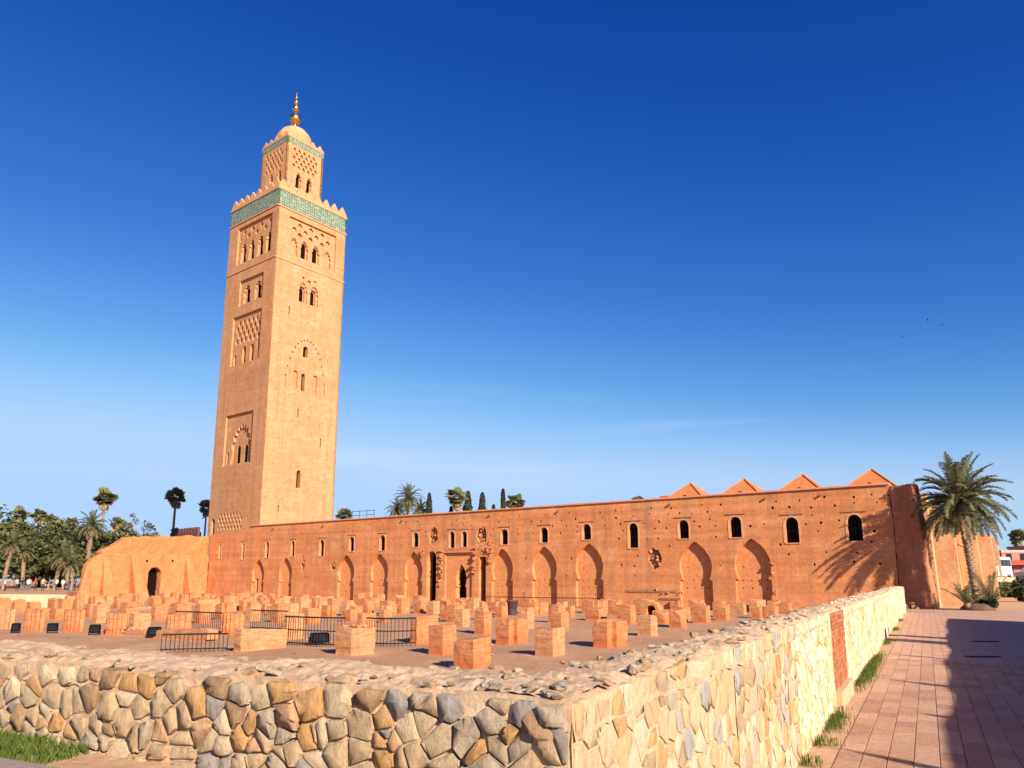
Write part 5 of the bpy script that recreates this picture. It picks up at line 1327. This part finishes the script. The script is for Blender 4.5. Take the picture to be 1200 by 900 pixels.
def vehicle(x, y, z, rz, L, W, H, prof, wins, paint, label, cat, wheel_r=.34):
    """prof: side outline (along, height) fractions; wins: side window polygons"""
    t = thing(cat.replace(' ', '_'), (x, y, z), label, cat); c_, s_ = math.cos(rz), math.sin(rz); ax, ay = Vector((c_, s_, 0)), Vector((-s_, c_, 0)); o = Vector((x, y, z))
    def pt(a, b, h): return o + ax * (a - .5) * L + ay * b * W * .5 + Vector((0, 0, h * H))
    q_ = MB(); q_.loft([[pt(a, b * (1 if h < .55 else .9), h) for a, h in prof] for b in (-1, -.92, .92, 1)]); body = q_.build('body', paint, t)
    for wpoly in wins:
        for b in (-1, 1):
            q_ = MB(); q_.loft([[pt(a, b * k * (.965 if h > .6 else 1.0), h) for a, h in wpoly] for k in (.9, 1.012)]); q_.build('window', 'window_glass', body)
    fr_ = [p_ for p_ in prof if p_[1] > .5]; a0, h0 = fr_[0]; a1, h1 = fr_[-1]
    q_ = MB(); q_.loft([[pt(fr_[0][0] - k, b, fr_[0][1] + .03) if i < 2 else pt(fr_[1][0] - k, b, fr_[1][1] - .06) for i, b in enumerate((-.78, .78, .74, -.74))] for k in (-.02, .012)]); q_.build('windscreen', 'window_glass', body)
    for b in (-.66, .66):
        q_ = MB(); p_ = pt(prof[0][0], b, .36); q_.obox(p_ - ay * .14 - ax * .03, ay * .28, ax * .1, (0, 0, .14)); q_.build('headlight', 'rim', t)
    for a in (.2, .8):
        for b in (-1, 1):
            cc = o + ax * (a - .5) * L + ay * b * (W * .5 - .1) + Vector((0, 0, wheel_r)); q_ = MB()
            q_.loft([[cc + ay * b * w + ax * r * math.cos(k * math.pi / 8) + Vector((0, 0, r * math.sin(k * math.pi / 8))) for k in range(16)] for w, r in ((-.1, wheel_r * .9), (-.08, wheel_r), (.08, wheel_r), (.11, wheel_r * .9))]); wh = q_.build('wheel', 'tyre', t)
            q_ = MB(); q_.loft([[cc + ay * b * w + ax * r * math.cos(k * math.pi / 6) + Vector((0, 0, r * math.sin(k * math.pi / 6))) for k in range(12)] for w, r in ((.1, wheel_r * .6), (.125, wheel_r * .5))]); q_.build('rim', 'rim', wh)
van = [(0, .12), (0, .45), (.06, .58), (.17, .96), (.22, 1), (.98, 1), (1, .95), (1, .12)]
vehicle(66.0, 103, 2.2, R(40), 5.6, 2.1, 2.9, [(0, .12), (0, .48), (.05, .55), (.15, .96), (.2, 1), (.98, 1), (1, .95), (1, .12)], [[(.14, .58), (.32, .58), (.32, .88), (.19, .88)], [(.36, .58), (.6, .58), (.6, .88), (.36, .88)], [(.64, .58), (.94, .58), (.94, .88), (.64, .88)]], 'white_paint', 'white van parked on the road beyond the date palm', 'van')
car = [(0, .2), (0, .5), (.05, .56), (.28, .64), (.42, .97), (.5, 1), (.78, 1), (.92, .66), (1, .6), (1, .2)]
vehicle(68.9, 100.5, 2.2, R(20), 4.4, 1.75, 1.5, [(0, .2), (.01, .52), (.28, .62), (.42, .96), (.5, 1), (.76, .98), (.92, .66), (.99, .6), (1, .2)], [[(.34, .66), (.52, .66), (.52, .93), (.44, .93)], [(.55, .66), (.84, .66), (.75, .93), (.55, .93)]], 'grey_paint', 'grey car parked beside the white van', 'car')
vehicle(72.8, 106, 2.2, R(28), 4.5, 1.8, 1.6, [(0, .2), (.01, .52), (.28, .62), (.42, .96), (.5, 1), (.76, .98), (.92, .66), (.99, .6), (1, .2)], [[(.34, .66), (.52, .66), (.52, .93), (.44, .93)], [(.55, .66), (.84, .66), (.75, .93), (.55, .93)]], 'blue_paint', 'dark blue car parked behind the grey car', 'car')
def house(x, y, w, d, h, z, mat, label, seed, rows, cols):
    t = thing('house', (x, y, z), label, 'house'); q_ = MB(); q_.box(x - w / 2, x + w / 2, y, y + d, z, z + h); q_.build('wall', mat, t)
    q_ = MB(); q_.box(x - w / 2 - .15, x + w / 2 + .15, y - .15, y + d + .1, z + h, z + h + .5); q_.build('parapet', 'city_pink', t)
    for r_ in range(rows):
        for c_ in range(cols):
            cx = x - w / 2 + w * (c_ + .5) / cols; zz = z + h * (r_ + .35) / rows
            q_ = MB(); q_.box(cx - .55, cx + .55, y - .06, y + .1, zz, zz + 1.5); wo_ = q_.build('window', 'window_glass', t)
            q_ = MB(); q_.box(cx - .7, cx + .7, y - .12, y - .002, zz - .12, zz); q_.build('sill', 'city_pink', wo_)
    q_ = MB(); q_.add([(x - w / 2, y - 1.6, z + 2.9), (x + w / 2, y - 1.6, z + 2.9), (x + w / 2, y - .02, z + 3.7), (x - w / 2, y - .02, z + 3.7), (x - w / 2, y - 1.6, z + 2.8), (x + w / 2, y - 1.6, z + 2.8)], [(0, 1, 2, 3), (0, 4, 5, 1)]); q_.build('awning', 'awning_red', t)
house(103, 150, 11, 8, 5.2, 2.2, 'city_red', 'low red house with awning beyond the parked cars', 1, 2, 4)
house(117, 158, 14, 9, 6.6, 2.2, 'city_pink', 'taller pink house next to the low red house', 2, 2, 5)
house(91, 170, 10, 8, 5.0, 2.2, 'city_pink', 'small pink house behind the white van', 3, 2, 3)
broad_tree(101, 172, 2.2, 10.5, 4, 'dark tree above the roofs of the red house', 'leaf_dark', 320, None, .6, 30, 30)
fan_palm(112, 166, 2.2, 9, 2.2, 'fan palm between the red and pink houses', 321, skirt=6)
broad_tree(88, 185, 2.2, 8, 6, 'low dark tree beyond the small pink house', 'leaf_dark', 322, None, .7, 36, 30)

# ------------------------------------------------------------------ garden wall that shades the path (stands beyond the frame)
GD, GH = 8.4, 4.0
gw = thing('garden_wall', Vector(P(14, GD + .2, 0)), 'high red clay garden wall with spiked posts along the far side of the path', 'wall')
rings = []
for k in range(53):
    t = -14 + k * 1.03; zt = GH + .12 * noise.noise(Vector((t * .3, 2, 0))) + .05 * noise.noise(Vector((t * 1.3, 2, 0)))
    g_ = 8.33 + .018 * t; rings.append([P(t, g_, -.1), P(t, g_ + .4, -.1), P(t, g_ + .4, zt - .1), P(t, g_, zt)])
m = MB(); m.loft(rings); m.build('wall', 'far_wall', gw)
for tt, e, w in ((7.0, .75, .07), (10.2, .25, .05), (14.4, .62, .08), (20.5, .85, .06), (4.2, .4, .06)):
    t = tt - 3.9 - 1.0 * e; m = MB(); m.loft([[P(t - w, GD + .05, z) if i == 0 else P(t + w, GD + .05, z) if i == 1 else P(t + w, GD + .2, z) if i == 2 else P(t - w, GD + .2, z) for i in range(4)] for z in (GH - .3, GH + e * .5)] + [[P(t - w * .15, GD + .1, GH + e), P(t + w * .15, GD + .1, GH + e), P(t + w * .15, GD + .13, GH + e), P(t - w * .15, GD + .13, GH + e)]]); m.build('spike', 'iron', gw)
for tt, w in ((26.0, .9), (28.6, .45)):
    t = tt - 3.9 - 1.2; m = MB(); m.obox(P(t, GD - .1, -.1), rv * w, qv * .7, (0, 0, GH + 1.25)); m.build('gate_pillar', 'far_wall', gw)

# ------------------------------------------------------------------ people on the square
def person_mesh():
    V = [(0, 0, .95), (0, 0, 1.15), (0, .01, 1.38), (0, .01, 1.5), (0, .02, 1.62), (0, .02, 1.73), (-.19, 0, 1.4), (-.25, .02, 1.13), (-.24, -.05, .9), (.19, 0, 1.4), (.26, .02, 1.13), (.25, -.08, .9), (-.09, 0, .88), (-.11, -.04, .5), (-.11, .06, .07), (-.11, -.1, .03), (.09, 0, .88), (.11, -.1, .5), (.12, -.1, .07), (.12, -.25, .03)]
    E_ = [(0, 1), (1, 2), (2, 3), (3, 4), (4, 5), (2, 6), (6, 7), (7, 8), (2, 9), (9, 10), (10, 11), (0, 12), (12, 13), (13, 14), (14, 15), (0, 16), (16, 17), (17, 18), (18, 19)]
    rad = [.15, .14, .15, .06, .095, .07, .07, .05, .04, .07, .05, .04, .09, .065, .045, .04, .09, .065, .045, .04]
    me = bpy.data.meshes.new('p'); me.from_pydata(V, E_, []); o = bpy.data.objects.new('p', me)
    md = o.modifiers.new('s', 'SKIN'); o.modifiers.new('u', 'SUBSURF').levels = 1
    for v, r_ in zip(me.skin_vertices[0].data, rad): v.radius = (r_, r_ * .85); v.use_root = False
    me.skin_vertices[0].data[0].use_root = True
    return evaluated_mesh(o)
pm = person_mesh(); rnd = random.Random(66)
CL = ['cloth_white', 'cloth_blue', 'cloth_dark', 'cloth_red', 'cloth_tan', 'cloth_pink']
NM = {'cloth_white': 'white', 'cloth_blue': 'blue', 'cloth_dark': 'black', 'cloth_red': 'red', 'cloth_tan': 'tan', 'cloth_pink': 'pink'}
for i, (px, Y, tp, bt_) in enumerate([(.637, 104, 0, 1), (.652, 103, 5, 2), (.628, 108, 3, 2), (.618, 101, 4, 2), (.6, 106, 0, 2), (.592, 104, 0, 4), (.583, 100, 2, 1), (.668, 100, 0, 2), (.576, 103, 1, 2), (.645, 112, 2, 1), (.61, 112, 1, 4), (.57, 98, 0, 1)]):
    me = pm.copy()
    for n_ in (CL[tp], CL[bt_], 'skin'): me.materials.append(M(n_))
    for f_ in me.polygons:
        z = f_.center.z; f_.use_smooth = True
        f_.material_index = 2 if (z > 1.47 or (abs(f_.center.x) > .18 and z < 1.1)) else 0 if z > .9 else 1
    o = bpy.data.objects.new('person', me); col.objects.link(o); o.location = (-px * Y, Y, PZ); o.rotation_euler = (0, 0, rnd.uniform(0, 6.28)); s_ = rnd.uniform(.94, 1.05); o.scale = (s_,) * 3
    tag(o, f'person in {NM[CL[tp]]} top and {NM[CL[bt_]]} trousers walking on the square', 'person', 'people on the square')
    q_ = MB(); q_.lathe([(.105, 1.60), (.118, 1.68), (.1, 1.78), (.03, 1.82)], 10, (0, .03, 0)); h_ = q_.build('hair', 'cloth_dark'); h_.parent = o

# ------------------------------------------------------------------ birds
def bird(x, y, z, rz, label):
    t = thing('bird', (x, y, z), label, 'bird', 'birds in the sky'); c_, s_ = math.cos(rz), math.sin(rz); ax, ay = Vector((c_, s_, 0)), Vector((-s_, c_, 0)); o = Vector((x, y, z))
    q_ = MB(); q_.tube([o - ax * .22, o - ax * .05, o + ax * .1, o + ax * .2], [.01, .06, .055, .015], 8); q_.build('body', 'bird_dark', t)
    for sg in (-1, 1):
        q_ = MB(); q_.add([o + ax * .08, o - ax * .06, o - ax * .04 + ay * sg * .26 + Vector((0, 0, .14)), o - ax * .12 + ay * sg * .5 + Vector((0, 0, .1)), o + ax * .1 + ay * sg * .24 + Vector((0, 0, .15))], [(0, 1, 2, 4), (4, 2, 3)])
        q_.add([v + Vector((0, 0, .012)) for v in [o + ax * .08, o - ax * .06, o - ax * .04 + ay * sg * .26 + Vector((0, 0, .14)), o - ax * .12 + ay * sg * .5 + Vector((0, 0, .1)), o + ax * .1 + ay * sg * .24 + Vector((0, 0, .15))]], [(4, 2, 1, 0), (3, 2, 4)]); q_.build('wing', 'bird_dark', t)
for x, y, z, rz in ((72.6, 120, 44.3, .4), (70.3, 120, 45.2, 2.5), (66.9, 122, 42.9, 1.2)): bird(x, y, z, rz, 'small dark bird flying in the clear sky above the hipped roofs')
bpy.data.scenes.remove(TS)
